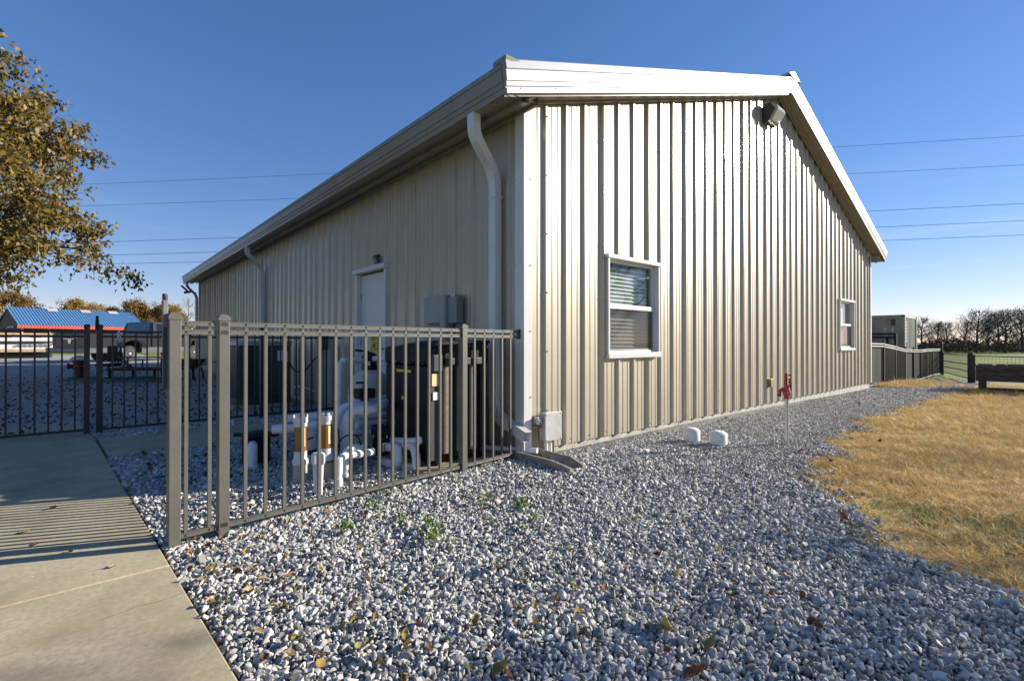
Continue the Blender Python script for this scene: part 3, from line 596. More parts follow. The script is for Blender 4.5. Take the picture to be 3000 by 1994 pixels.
def grille(x0, x1, yb_, z0, z1, bow):
    m = MB(); nx = max(3, int((x1-x0)/.0135)); nz = int((z1-z0)/.0165)
    def pt(i, k): 
        u = i/nx; return np.array([x0+(x1-x0)*u, yb_-bow*math.sin(math.pi*u), z0+(z1-z0)*k/nz])
    for i in range(nx):
        for k in range(nz):
            for a, b in (((i, k), (i+1, k+1)), ((i+1, k), (i, k+1))):
                p, q = pt(*a), pt(*b); o_ = np.array([.0028, 0, .0022]); m.add([p-o_, p+o_, q+o_, q-o_], [(0, 1, 2, 3)])
    g = m.build('grille', 'mesh_metal', t); return stuff(g)
for x0, x1 in ((HX0+.135, HX0+.235), (HX0+.30, HX0+.40), (HX0+.43, HX0+.53)): grille(x0, x1, HY0+.035, .14, .93, .02)
for x in (HX0+.265, HX0+.415, HX0+.56): MB().box(x-.014, x+.014, HY0+.005, HY0+.05, .1, .93).build('rib', 'black_plastic', t, bevel=.006)
for x in (HX0+.15, HX0+.33, HX0+.46): MB().box(x, x+.09, HY0-.02, HY0+.02, .935, 1.0).build('vent_hood', 'dark_grey', t, bevel=.008)
for x, y in ((HX0+.08, HY0+.06), (HX1-.08, HY0+.06), (HX0+.08, HY1-.1), (HX1-.08, HY1-.1)): MB().box(x-.04, x+.04, y-.03, y+.03, .045, .075).build('foot', 'black_plastic', t)
MB().lathe((HX0-.001, .80, .36), [(.026, 0), (.024, .004)], 16, (-1, 0, 0)).build('round_badge', 'red_label', t)
# sand filter
t = thing('sand_filter', 'round beige sand filter tank with black valve on top', 'pool filter', (-.80, 1.75, 0)); cx, cy = -.80, 1.75
MB().lathe((cx, cy, 0), [(.20, 0), (.21, .06), (.232, .10), (.236, .40), (.236, .56), (.225, .67), (.185, .76), (.12, .815), (.08, .83)], 32).build('tank', 'tank_beige', t, True)
MB().lathe((cx, cy, .585), [(.238, 0), (.241, .006), (.238, .012)], 32).build('seam', 'tank_beige', t, True)
vv = MB(); vv.lathe((cx, cy, .83), [(.085, 0), (.085, .06), (.08, .07), (.08, .17), (.05, .19), (.02, .2)], 20); vv.build('valve', 'black_plastic', t, True)
m = MB(); m.bar((cx, cy, 1.03), (cx-.16, cy+.03, 1.055), .03, .025); m.build('valve_handle', 'black_plastic', t, bevel=.006)
for a, dz in ((-2.6, .12), (-.35, .12)): MB().tube([(cx, cy, .83+dz), (cx+.13*math.cos(a), cy+.13*math.sin(a), .83+dz)], .035, 12).build('port', 'black_plastic', t, True)
dr = np.array([CAM[0]-cx, CAM[1]-cy]); dr /= np.linalg.norm(dr); q = np.array([-dr[1], dr[0]])
def on_tank(a, r_=.2385): return cx+r_*(dr[0]*math.cos(a)+q[0]*math.sin(a)), cy+r_*(dr[1]*math.cos(a)+q[1]*math.sin(a))
m = MB(); m.sheet([[(*on_tank(-1.3+k*.1), z) for k in range(7)] for z in (.3, .55)]); m.build('label', 'white_label', t)
m = MB(); m.sheet([[(*on_tank(-.24+k*.08, .087), z) for k in range(5)] for z in (.88, .925)]); m.build('valve_label', 'white_label', t)
# chlorinator canisters
def canister(x, y, lab, s=1.):
    t = thing('chlorinator', lab, 'chlorinator', (x, y, 0), 'amber chlorinators behind the fence')
    MB().lathe((x, y, 0), [(.085*s, 0), (.085*s, .012), (.064*s, .02), (.058*s, .09), (.056*s, .155)], 24).build('base', 'beige_plastic', t, True)
    MB().lathe((x, y, .155), [(.063*s, 0), (.063*s, .03), (.056*s, .045), (.052*s, .05), (.052*s, .105)], 24).build('lower_collar', 'white_plastic', t, True)
    MB().lathe((x, y, .26), [(.0495*s, 0), (.0495*s, .20)], 24).build('cylinder', 'amber', t, True)
    a0 = math.atan2(CAM[1]-y, CAM[0]-x)
    m = MB(); m.sheet([[(x+.0505*s*math.cos(a0+.35+k*.12), y+.0505*s*math.sin(a0+.35+k*.12), z) for k in range(4)] for z in (.30, .45)]); m.build('scale_label', 'cream_label', t)
    cp = MB().lathe((x, y, .46), [(.054*s, 0), (.054*s, .03), (.060*s, .033), (.060*s, .075)], 24).build('cap', 'white_plastic', t, True)
    for k in range(8):
        a = k*math.pi/4; c, s2 = math.cos(a), math.sin(a); MB().obox((x+.054*s*c, y+.054*s*s2, .545), (c*.006, s2*.006, 0), (-s2*.011, c*.011, 0), (0, 0, .012)).build('lug', 'white_plastic', cp)
canister(-1.94, .58, 'amber chlorine feeder canister left of the white post'); canister(-1.742, .565, 'amber chlorine feeder canister beside the tall white pipes', 1.12)
# white stake
t = thing('white_spout', 'white tapered plastic spout standing upright behind the fence', 'plastic spout', (-1.962, .125, 0))
V = []
for z, a, b in ((0, .026, .02), (.235, .034, .026), (.245, .042, .032), (.31, .042, .032), (.325, .034, .026)): V.append([(-1.962+sx_*a, .125+sy_*b, z) for sx_, sy_ in ((-1, -1), (1, -1), (1, 1), (-1, 1))])
m = MB(); m.add([p for r_ in V for p in r_], [(4*k+i, 4*k+(i+1) % 4, 4*k+4+(i+1) % 4, 4*k+4+i) for k in range(4) for i in range(4)]+[(16, 17, 18, 19)]); m.build('body', 'white_plastic', t, bevel=.006)
# plumbing runs: each a thing with couplings as parts
def pipe(label, pts, r_, coup=(), rad=.09, mat='pvc', name='pvc_pipe', n=14):
    P = rounded(pts, rad, 7); t = thing(name, label, 'pipe', (pts[0][0], pts[0][1], min(p[2] for p in pts)))
    MB().tube(P, r_, n).build('tube', mat, t, True)
    Q = [np.array(p, float) for p in pts]
    for i, f_ in coup:
        c = Q[i]+(Q[i+1]-Q[i])*f_; d_ = Q[i+1]-Q[i]; d_ /= np.linalg.norm(d_)
        MB().lathe(c-d_*.032, [(r_*1.02, 0), (r_*1.16, .002), (r_*1.16, .062), (r_*1.02, .064)], n, d_).build('coupling', mat, t, True)
    return t
pipe('white pipe standing in front of the plumbing, its elbow bent to the valve', [gd(992, 1436, 3.8), gd(992, 1336, 3.8), gd(1092, 1323, 4.15)], .030, ((0, .25), (0, .62), (0, .86), (1, .55)))
pipe('fat white pipe turned down behind the front white pipe', [gd(1012, 1420, 4.08), gd(1012, 1314, 4.08), gd(1064, 1311, 4.25)], .036, ((0, .25), (0, .55), (1, .5)))
pipe('tall white pipe with its upper elbow bent toward the heater', [gd(994, 1370, 4.5), gd(994, 1191, 4.5), gd(1072, 1187, 4.65), gd(1135, 1165, 5.15)], .040, ((0, .5), (0, .82), (1, .5)), .11)
pipe('tall white riser with stained elbow in front of the sand filter', [gd(1017, 1390, 4.3), gd(1017, 1204, 4.3), gd(1098, 1199, 4.42), gd(1135, 1176, 4.95)], .042, ((0, .78), (1, .5)), .10)
pipe('thin white pipe rising to the black valve of the sand filter', [gd(994, 1235, 5.0), gd(994, 1058, 5.0), gd(1068, 1056, 5.4)], .030, ((0, .93), (1, .18), (1, .6)))
pipe('white pipe running from the valve to the heater', [(-.79, 1.65, .955), (-.80, 1.35, .965), (-.80, .95, .965)], .032, ((0, .5),))
pipe('lower white pipe crossing behind the risers', [gd(1044, 1246, 4.9), gd(1085, 1242, 5.0), gd(1140, 1235, 5.15)], .034, ((0, .3), (0, .7)))
pipe('upper white pipe crossing behind the risers', [gd(1050, 1218, 5.05), gd(1085, 1216, 5.1), gd(1140, 1212, 5.2)], .03, ((0, .5),))
pipe('lowest white pipe crossing behind the risers', [gd(1034, 1268, 4.85), gd(1080, 1267, 4.95), gd(1135, 1264, 5.05)], .03, ((0, .3), (0, .7)))
pipe('white pipe stub pointing left behind the amber feeders', [(-2.06, .93, .40), (-1.90, .86, .40), (-1.62, .80, .42)], .038, ((0, .5), (1, .5)))
pipe('white pipe above the strainer pot behind the amber feeders', [(-1.92, .98, .47), (-1.5, .9, .47)], .036, ((0, .2), (0, .5)))
pipe('white pipe loop from the black valve down to the ground', [gd(1136, 1309, 4.46), gd(1166, 1307, 4.42), gd(1165, 1370, 4.36), gd(1124, 1349, 4.5)], .040, ((1, .6), (2, .55)), .085)
pipe('white pipe from the heater port curving down to the gravel', [gd(1240, 1288, 4.42), gd(1205, 1293, 4.42), gd(1145, 1290, 4.55)], .034, ((0, .3),), .05)
pipe('white pipe bend right of the loop, lit on its edge', [gd(1150, 1300, 4.62), gd(1216, 1306, 4.34), gd(1222, 1378, 4.28), gd(1182, 1366, 4.42)], .038, ((2, .5),), .11)
t = pipe('short white pipe elbow turned to the ground from a black fitting', [(-2.10, 1.40, .20), (-2.125, 1.30, .20), (-2.13, 1.27, -.03)], .040, ((1, .85),), .07)
t = thing('valve_cover', 'black round valve pot with lid left of the amber feeders', 'valve', (-2.02, 1.5, 0))
MB().lathe((-2.04, 1.52, 0), [(.12, 0), (.12, .24), (.10, .26)], 24).build('pot', 'black_plastic', t, True); MB().lathe((-2.04, 1.52, .26), [(.13, 0), (.135, .01), (.12, .03), (.06, .045), (.02, .048)], 24).build('lid', 'black_plastic', t, True)
for s_ in (-1, 1): MB().obox((-2.04+.16*s_*.75, 1.52-.16*s_*.66, .27), (.05*.75, -.05*.66, 0), (.012, .014, 0), (0, 0, .016)).build('lug', 'black_plastic', t, bevel=.005)
t = thing('strainer_pot', 'white round strainer pot behind the amber feeders', 'strainer', (-1.80, .86, 0))
MB().lathe((-1.80, .86, 0), [(.07, 0), (.07, .15), (.08, .155), (.08, .32), (.085, .325), (.085, .36), (.07, .375)], 24).build('pot', 'pvc', t, True); MB().lathe((-1.80, .86, .17), [(.083, 0), (.083, .04)], 24).build('ring', 'blue_plastic', t, True)
# black valve with actuator next to the heater
def actuator(c, lab, s=1.):
    c = np.array(c, float); t = thing('valve_actuator', lab, 'valve', c-np.array([0, 0, .1*s]))
    MB().box(c[0]-.08*s, c[0]+.08*s, c[1]-.06*s, c[1]+.06*s, c[2], c[2]+.09*s).build('housing', 'black_plastic', t, bevel=.008)
    MB().lathe(c-np.array([0, 0, .1*s]), [(.05*s, 0), (.05*s, .06*s), (.035*s, .07*s), (.035*s, .1*s)], 16).build('valve_body', 'black_plastic', t, True)
    m = MB(); m.lathe(c+np.array([0, 0, .09*s]), [(.02*s, 0), (.018*s, .05*s)], 10); m.bar(c+np.array([-.08*s, 0, .145*s]), c+np.array([.03*s, 0, .145*s]), .03*s, .018*s); m.build('handle', 'black_plastic', t, bevel=.003)
    return t
actuator(gd(1068, 1166, 4.7), 'black valve actuator on the upper white pipe by the tank', 1.05)
t = thing('diverter_valve', 'black diverter valve with bright bolts low beside the heater', 'valve', (-1.22, .5, .1)); c = gd(1117, 1330, 4.5); c[2] = .13
MB().lathe(c, [(.07, -.02), (.075, 0), (.075, .15), (.065, .16)], 18).build('body', 'black_plastic', t, True)
MB().box(c[0]-.075, c[0]+.075, c[1]-.06, c[1]+.06, c[2]+.165, c[2]+.23).build('actuator', 'black_plastic', t, bevel=.008)
MB().box(c[0]-.09, c[0]+.02, c[1]-.015, c[1]+.015, c[2]+.245, c[2]+.26).build('handle', 'black_plastic', t, bevel=.003)
for a in range(6): MB().lathe(c+np.array([.072*math.cos(a), .072*math.sin(a), .14]), [(.008, 0), (.008, .02), (.004, .026)], 6).build('bolt', 'chrome', t)
MB().box(c[0]-.03, c[0]+.03, c[1]-.0785, c[1]-.0755, c[2]+.02, c[2]+.10).build('plate', 'chrome', t)
def cable(lab, pts, r_=.006, mat='black_plastic', name='cable'):
    o = MB().tube(rounded(pts, .25, 10), r_, 6).build(name, mat, None, True); return tag(o, lab, 'cable')
cable('thin black cable arching between the risers and the diverter valve', [gd(985, 1325, 4.15), gd(1000, 1277, 4.15), gd(1050, 1270, 4.2), gd(1062, 1330, 4.2), gd(1064, 1360, 4.2)])
cable('thin black cable looping round the amber feeder base', [(-1.80, .50, .16), (-1.72, .46, .155), (-1.64, .52, .22), (-1.62, .6, .40)])
cable('thin black cable between the two amber feeders', [(-1.93, .66, .22), (-1.87, .68, .32), (-1.80, .70, .33)])
# drain pipe and splash block at the corner
pipe('white drain pipe poking out past the building corner', [(-.30, .55, .07), (-.12, .22, .075), (.06, -.12, .085)], .028, ((0, .85),), .05)
t = MB(); e1 = np.array([-.01, -1., 0]); e1 /= np.linalg.norm(e1); e2 = np.array([1., -.01, 0]); o3 = np.array([.015, .06, 0])
def SB(a, b, z): return o3+e1*a+e2*b+np.array([0, 0, z])
def hw_(a): return .10+.012*a/.75
V = []
for a, ins in ((0, 0), (.55, 0), (.74, .035)):
    h = .085 if a < .6 else .045; wd = .135 if a < .6 else .10
    V += [SB(a, -wd, -.03), SB(a, -wd, h), SB(a, -wd+.028, h), SB(a, -wd+.045, .018), SB(a, wd-.045, .018), SB(a, wd-.028, h), SB(a, wd, h), SB(a, wd, -.03)]
F = [(8*k+i, 8*k+(i+1) % 8, 8*k+8+(i+1) % 8, 8*k+8+i) for k in range(2) for i in range(8)]+[(7, 6, 5, 4, 3, 2, 1, 0), tuple(range(16, 24))]
t.add(V, F); t.add([SB(0, -.09, .018), SB(.07, -.09, .018), SB(.07, .09, .018), SB(0, .09, .018), SB(0, -.09, .08), SB(.05, -.09, .08), SB(.05, .09, .08), SB(0, .09, .08)], [(4, 5, 6, 7), (1, 2, 6, 5), (0, 1, 5, 4), (2, 3, 7, 6)])
tag(t.build('splash_block', 'splash_concrete', None, bevel=.004), 'grey concrete splash block under the downspout at the corner', 'splash block')

# ================================================================== RIGHT FOREGROUND FITTINGS
def vent(x, y, s, lab, lean):
    t = thing('vent_cap', lab, 'vent cap', (x, y, 0), 'white vent caps in the gravel')
    MB().lathe((x, y, -.02), [(.080*s, 0), (.082*s, .055), (.0825*s, .06)], 28, (lean, 0, 1)).build('sleeve', 'white_plastic', t, True)
    MB().lathe((x, y, .035), [(.084*s, 0), (.088*s, .004), (.0885*s, .104), (.084*s, .111), (.066*s, .124), (.036*s, .134), (.010*s, .137)], 28, (lean, lean*.5, 1)).build('dome', 'white_plastic', t, True)
    MB().lathe((x, y, .036), [(.0895*s, 0), (.0905*s, .003), (.0895*s, .007)], 28, (lean, lean*.5, 1)).build('seam', 'white_label', t, True)
vent(1.955, -.70, 1., 'white domed vent cap nearer the wall', .02); vent(1.995, -.99, 1.04, 'white domed vent cap nearer the camera', -.05)
t = thing('cleanout_plug', 'small white cleanout plug flush in the gravel', 'pipe cap', (1.05, -.69, 0)); MB().lathe((1.05, -.69, -.01), [(.075, 0), (.075, .02), (.06, .032), (.03, .034)], 20).build('disc', 'white_plastic', t, True); MB().box(1.025, 1.075, -.715, -.665, .022, .052).build('key', 'white_plastic', t, bevel=.004)
HX, HYd = 2.597, -1.475
t = thing('yard_hydrant', 'red yard hydrant head on a galvanized standpipe', 'hydrant', (HX, HYd, 0))
MB().tube([(HX, HYd, -.1), (HX, HYd, .53)], .021, 14).build('standpipe', 'galvanized', t, True)
MB().lathe((HX, HYd, .515), [(.027, 0), (.027, .035), (.036, .045), (.04, .075), (.032, .11), (.028, .15), (.02, .155)], 16).build('head', 'red_paint', t, True)
m = MB(); a = -rt; m.tube([np.array([HX, HYd, .60]), np.array([HX, HYd, .62])+a*.05, np.array([HX, HYd, .605])+a*.075, np.array([HX, HYd, .565])+a*.08], [.022, .022, .021, .019], 12); sp = m.build('spout', 'red_paint', t, True)
MB().lathe(np.array([HX, HYd, .542])+a*.08, [(.02, 0), (.02, .024)], 12).build('nozzle', 'dark_grey', sp)
for s_, z1 in ((-.022, .80), (.0, .80)): MB().bar(np.array([HX, HYd, .64])+rt*s_, np.array([HX, HYd, z1])+rt*(s_*.6), .014, .022, tuple(fw)).build('handle', 'red_paint', t, bevel=.003)
m = MB(); m.tube([np.array([HX, HYd, .60])+rt*.035, np.array([HX, HYd, .67])+rt*.045, np.array([HX, HYd, .75])+rt*.030], [.014, .016, .012], 8); m.build('linkage', 'red_paint', t, True)
for z in (.66, .70, .735, .775): MB().lathe(np.array([HX, HYd, z])+rt*.03-fw*.006, [(.011, -.012), (.011, .012)], 8, tuple(-fw)).build('rivet', 'red_paint', t, True)

# ================================================================== BACK YARD ON THE LEFT
t = thing('ac_condenser', 'dark louvred air conditioner condenser behind the back fence', 'air conditioner', (-.86, 6.1, 0)); ax0, ax1, ay0, ay1 = -1.31, -.42, 5.72, 6.58
MB().box(ax0-.08, ax1+.08, ay0-.08, ay1+.08, -.04, .07).build('pad', 'concrete', t, bevel=.01)
def rrect(x0, x1, y0, y1, r_, n=5):
    P = []
    for cx_, cy_, a0 in ((x1-r_, y1-r_, 0), (x0+r_, y1-r_, 90), (x0+r_, y0+r_, 180), (x1-r_, y0+r_, 270)):
        P += [(cx_+r_*math.cos(R(a0+90*k/n)), cy_+r_*math.sin(R(a0+90*k/n))) for k in range(n+1)]
    return P
MB().prism([(x, y, .07) for x, y in rrect(ax0+.03, ax1-.03, ay0+.03, ay1-.03, .1)], (0, 0, 1.05)).build('core', 'black_plastic', t)
for k in range(26):
    z = .19+.034*k; MB().prism([(x, y, z) for x, y in rrect(ax0, ax1, ay0, ay1, .12)], (0, 0, .016)).build('louvre', 'ac_metal', t)
MB().prism([(x, y, .07) for x, y in rrect(ax0, ax1, ay0, ay1, .12)], (0, 0, .11)).build('base_pan', 'ac_metal', t); MB().prism([(x, y, 1.08) for x, y in rrect(ax0-.01, ax1+.01, ay0-.01, ay1+.01, .12)], (0, 0, .09)).build('top_cover', 'ac_top', t, bevel=.015)
MB().box(ax0+.25, ax1-.05, ay0-.012, ay0-.002, .19, 1.07).build('service_panel', 'ac_metal', t, bevel=.004); MB().box(ax1-.26, ax1-.17, ay0-.016, ay0-.013, .82, 1.0).build('label', 'white_label', t); MB().box(ax1-.14, ax1-.06, ay0-.016, ay0-.013, .8, .98).build('label', 'white_label', t)
p = gx(950, 1000, -.06)
t = thing('disconnect_box', 'small dark electrical disconnect on the side wall behind the back fence', 'electrical box', (-.05, p[1], .9))
MB().box(-.13, -.034, p[1]-.10, p[1]+.10, 1.02, 1.26).build('box', 'dark_grey', t, bevel=.006); MB().tube([(-.08, p[1], 1.02), (-.08, p[1], .03)], .022, 10).build('conduit', 'panel_side', t, True); MB().tube([(-.08, p[1]-.45, 1.1), (-.08, p[1]-.45, .03)], .03, 10).build('conduit', 'panel_side', t, True)
cable('black whip cable between the condenser and the wall disconnect', [(-.43, 5.9, .80), (-.35, 5.85, .60), (-.15, 5.9, .60), (-.09, p[1]-.02, 1.02)], .012)
pipe('white condensate pipe beside the condenser', [(-.43, 5.68, .34), (-.25, 5.68, .34), (-.07, 5.66, .25)], .022, ((0, .7),), .05)
# pickup truck
TX, TY, TZ = -3.04, 24.2, float(hgt(-2, 24))
def tp_(x, y, z): return (TX+(x*1.42 if x < 2.2 else x+.92), TY+y, TZ+z)
t = thing('pickup_truck', 'black and silver pickup truck parked behind the building', 'truck', (TX, TY, TZ))
def extr(prof, y0, y1): return MB().prism([tp_(x, y0, z) for x, z in prof], (0, y1-y0, 0))
extr([(0, .62), (0, 1.28), (.03, 1.30), (2.1, 1.30), (2.1, .62), (1.72, .62), (1.66, .92), (1.4, 1.04), (1.12, .92), (1.06, .62)], .06, 1.96).build('bed', 'truck_black', t, bevel=.02)
extr([(2.12, .62), (2.12, 1.30), (4.35, 1.28), (5.55, 1.18), (5.72, 1.05), (5.74, .62), (5.1, .62), (5.0, .95), (4.75, 1.05), (4.5, .95), (4.4, .62)], .04, 1.98).build('cab_body', 'truck_black', t, bevel=.03)
cb = MB(); A = [(2.2, 1.30), (2.32, 1.88), (2.5, 1.93), (3.75, 1.93), (4.0, 1.86), (4.75, 1.26)]
V = [tp_(x, .08+(.16 if z > 1.5 else 0), z) for x, z in A]+[tp_(x, 1.94-(.16 if z > 1.5 else 0), z) for x, z in A]; n = len(A); cb.add(V, [tuple(range(n)), tuple(range(2*n-1, n-1, -1))]+[(i, n+i, n+(i+1) % n, (i+1) % n) for i in range(n)]); cab = cb.build('cab', 'truck_black', t, bevel=.02)
def side_win(x0, x1, x2, x3): return MB().add([tp_(x0, .075, 1.34), tp_(x1, .075, 1.34), tp_(x2, .215, 1.84), tp_(x3, .215, 1.84)], [(0, 1, 2, 3)])
side_win(2.42, 3.2, 3.2, 2.52).build('side_window', 'dark_glass', cab); side_win(3.3, 4.45, 3.95, 3.3).build('side_window', 'dark_glass', cab)
MB().add([tp_(2.2, .3, 1.36), tp_(2.2, 1.7, 1.36), tp_(2.3, 1.65, 1.84), tp_(2.3, .35, 1.84)], [(0, 1, 2, 3)]).build('rear_window', 'rear_glass', cab)
extr([(-.02, .44), (-.02, .66), (1.08, .66), (1.1, .44)], .02, 2.0).build('lower_body', 'truck_silver', t, bevel=.02); extr([(1.72, .40), (1.74, .68), (4.38, .68), (4.40, .40)], .02, 2.0).build('lower_body', 'truck_silver', t, bevel=.02)
MB().box(TX-.22, TX-.02, TY-.02, TY+2.04, TZ+.46, TZ+.68).build('bumper', 'truck_silver', t, bevel=.03)
MB().box(TX-.02, TX-.001, TY+.25, TY+1.77, TZ+.74, TZ+1.27).build('tailgate', 'truck_black', t, bevel=.01)
m = MB(); hc = np.array(tp_(-.025, 1.0, 1.02))
m.tube([hc+np.array([0, dy, dz]) for dy, dz in ((-.42, .16), (-.38, .07), (-.2, .04), (0, .03), (.2, .04), (.38, .07), (.42, .16))], [.012, .018, .022, .03, .022, .018, .012], 6); m.add([hc+np.array([-.01, dy, dz]) for dy, dz in ((-.1, .04), (.1, .04), (.05, -.16), (-.05, -.16))], [(0, 1, 2, 3)]); m.build('emblem', 'chrome', t)
for y in (.08, 1.8): MB().box(TX-.012, TX+.05, TY+y, TY+y+.15, TZ+.78, TZ+1.2).build('tail_light', 'tail_red', t, bevel=.01)
for x in (1.38, 4.75):
    for y in (.12, 1.66):
        wl = MB().lathe(tp_(x, y, .38), [(.22, 0), (.36, .02), (.38, .06), (.38, .2), (.36, .24)], 24, (0, 1, 0)).build('wheel', 'tyre', t, True); MB().lathe(tp_(x, y-.004, .38), [(.19, .05), (.20, .0), (.12, .03), (.06, .0), (.02, -.01)], 16, (0, 1, 0)).build('rim', 'panel_side', wl)
P = [tp_(1.39+.46*math.cos(a), -.05, .62+.40*math.sin(a)) for a in np.linspace(0, math.pi, 13)]; MB().tube(P, .03, 6).build('fender_flare', 'truck_black', t, True)
m = MB(); m.obox(tp_(4.15, -.16, 1.38), (.06, 0, 0), (0, .12, 0), (0, 0, .12)); m.build('mirror', 'truck_black', t, bevel=.02)
t.rotation_euler = (0, 0, math.atan2(.63, .78))
# flatbed trailer
TZ2 = float(hgt(-6, 37)); u = np.array([1., -.06, 0]); u /= np.linalg.norm(u); v = np.array([.06, 1, 0]); O = np.array([-4.55, 36.0, TZ2])
t = thing('flatbed_trailer', 'white flatbed trailer with red and white reflective tape', 'trailer', O)
def tb(x0, x1, y0, y1, z0, z1): return MB().obox(O+u*(x0+x1)/2+v*(y0+y1)/2+np.array([0, 0, (z0+z1)/2]), u*(x1-x0)/2, v*(y1-y0)/2, (0, 0, (z1-z0)/2))
tb(-12, 0, 0, 2.4, .98, 1.30).build('deck', 'trailer_white', t, bevel=.01); tb(-12, -.1, .1, 2.3, .52, .80).build('lower_rail', 'trailer_white', t, bevel=.01); tb(-12, -.1, .35, 2.1, .8, .98).build('frame', 'trailer_grey', t); tb(-12, -.4, .1, 2.3, .36, .52).build('tool_tray', 'tan_wood', t); tb(-12, -.3, .3, 2.3, .0, .36).build('underframe', 'black_plastic', t)
for k in range(10): tb(-11.8+1.2*k, -11.35+1.2*k, -.006, -.002, 1.19, 1.23).build('red_tape', 'red_label', t)
for k in range(7): tb(-1.5+.22*k, -1.4+.22*k, -.0, .098, .72, .79).build('stake_pocket', 'trailer_grey', t)
tb(-12, -.02, .2, 2.2, 1.30, 1.46).build('load', 'tan_wood', t); tb(-3.35, -3.2, -.08, .02, .78, 1.0).build('side_lamp', 'yellow_sign', t)
for x in (-5.2, -4.1): MB().lathe(O+u*x+v*.05+np.array([0, 0, .4]), [(.2, 0), (.38, .02), (.4, .08), (.4, .26)], 20, tuple(v)).build('wheel', 'tyre', t, True)
# barn
B0 = gd(58, 950, 62); B1 = B0+13.5*np.array([math.cos(.30), math.sin(.30), 0]); B0[2] = B1[2] = 0; bu = (B1-B0); bl = np.linalg.norm(bu); bu /= bl; bv = np.array([-bu[1], bu[0], 0]); BZ = .25; EV, RG, DP = 3.45, 5.85, 9.0
t = thing('barn', 'red barn with blue ribbed metal roof beyond the yard', 'barn', (*B0[:2], BZ))
def bp(a, b, z): return B0+bu*a+bv*b+np.array([0, 0, z])
rf = MB().add([bp(-.3, -.3, EV), bp(bl+.3, -.3, EV), bp(bl-.2, DP/2, RG), bp(-.1, DP/2, RG), bp(-.3, DP+.3, EV), bp(bl+.3, DP+.3, EV)], [(0, 1, 2, 3), (3, 2, 5, 4)]).build('roof', 'barn_blue', t)
m0 = MB().bar((0, 0, 0), (0, DP/2+.25, RG-EV-.02), .09, .07).mesh('roof_rib', 'barn_blue')
ang = math.atan2(bu[1], bu[0])
nrib = 46
for k in range(nrib):
    o = link('roof_rib', m0, rf); a = -.2+(bl+.4)*k/(nrib-1); o.location = tuple(bp(a*.99, -.28, EV+.03)); o.rotation_euler = (0, 0, ang)
for f_ in (.27, .54, .78): 
    a = bl*f_; m = MB(); m.add([bp(a, DP/2-.95, RG-.95*(RG-EV)/(DP/2)+.13), bp(a+1.1, DP/2-.95, RG-.95*(RG-EV)/(DP/2)+.13), bp(a+1.1, DP/2-.12, RG+.07), bp(a, DP/2-.12, RG+.07)], [(0, 1, 2, 3)]); m.build('skylight', 'skylight', rf)
m = MB(); m.obox(bp(bl/2, -.32, EV-.24), bu*(bl/2+.3), bv*.03, (0, 0, .21)); fa = m.build('fascia', 'barn_red', t)
for k in range(46):
    o = MB().obox(bp(.1+(bl-.1)*k/45, -.36, EV-.24), bu*.02, bv*.012, (0, 0, .205)).build('fascia_rib', 'barn_red', fa)
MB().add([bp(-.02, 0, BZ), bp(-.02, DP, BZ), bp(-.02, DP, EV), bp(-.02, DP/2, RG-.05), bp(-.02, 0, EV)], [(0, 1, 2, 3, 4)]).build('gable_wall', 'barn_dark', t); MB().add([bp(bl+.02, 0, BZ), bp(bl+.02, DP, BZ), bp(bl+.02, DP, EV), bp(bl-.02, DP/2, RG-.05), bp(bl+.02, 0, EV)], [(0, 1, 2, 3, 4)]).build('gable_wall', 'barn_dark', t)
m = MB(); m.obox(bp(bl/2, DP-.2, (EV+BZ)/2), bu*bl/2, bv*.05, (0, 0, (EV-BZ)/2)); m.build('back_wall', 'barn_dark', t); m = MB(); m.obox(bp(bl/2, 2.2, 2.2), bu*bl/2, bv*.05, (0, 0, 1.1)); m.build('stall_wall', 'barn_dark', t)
for k in range(6): m = MB(); m.obox(bp(.2+(bl-.4)*k/5, .0, 1.7), bu*.10, bv*.10, (0, 0, 1.7)); m.build('post', 'wood_post', t)
m = MB(); m.obox(bp(-.1, 3.2, 3.2), bu*.05, bv*1.4, (0, 0, .09)); m.build('door_track', 'barn_blue', t)
# things standing in the shaded yard
q = gz(231, 1107, .16); t = thing('fire_hydrant', 'old red fire hydrant with pale cap standing in the yard', 'hydrant', q)
MB().lathe(q, [(.17, -.05), (.17, .03), (.13, .05), (.13, .42), (.15, .43), (.15, .47), (.12, .5)], 18).build('barrel', 'hydrant_red', t, True); MB().lathe(q+np.array([0, 0, .5]), [(.20, 0), (.19, .05), (.12, .1), (.05, .13)], 14).build('cap', 'zebra_white', t, True)
for a in ((-1, .3), (.75, -.66)): d_ = np.array([*a, 0]); d_ /= np.linalg.norm(d_); MB().lathe(q+np.array([0, 0, .33])+d_*.11, [(.065, 0), (.065, .09), (.08, .1), (.08, .13), (.03, .15)], 12, d_).build('nozzle', 'hydrant_red', t, True)
q = gz(330, 1112, .15); m = MB(); P = []
for k in range(120): a = k*.42; P.append(q+rt*(-.9+.018*k+.28*math.cos(a))+fw*(.35*math.sin(a)*(1+.3*math.sin(k*.1)))*1.4+np.array([0, 0, .02+.01*(k % 3)]))
tag(m.tube(P, .016, 5).build('garden_hose', 'hose_green', None, True), 'green garden hose lying in loops on the yard gravel', 'hose')
q = gz(352, 1092, .16); t = thing('striped_cushion', 'black and white striped cushion slumped on the low rack', 'cushion', q+np.array([0, 0, .2]))
for k in range(13):
    f_ = k/12; c = q+rt*(-.22+.5*f_)+np.array([0, 0, .33-.16*f_*f_]); r_ = .11+.05*math.sin(f_*3.1); MB().lathe(c, [(r_*.96, -.024), (r_, 0), (r_*.96, .021)], 14, rt+np.array([0, 0, -.4*f_])).build('stripe', 'zebra_white' if k % 2 else 'ink', t, True)
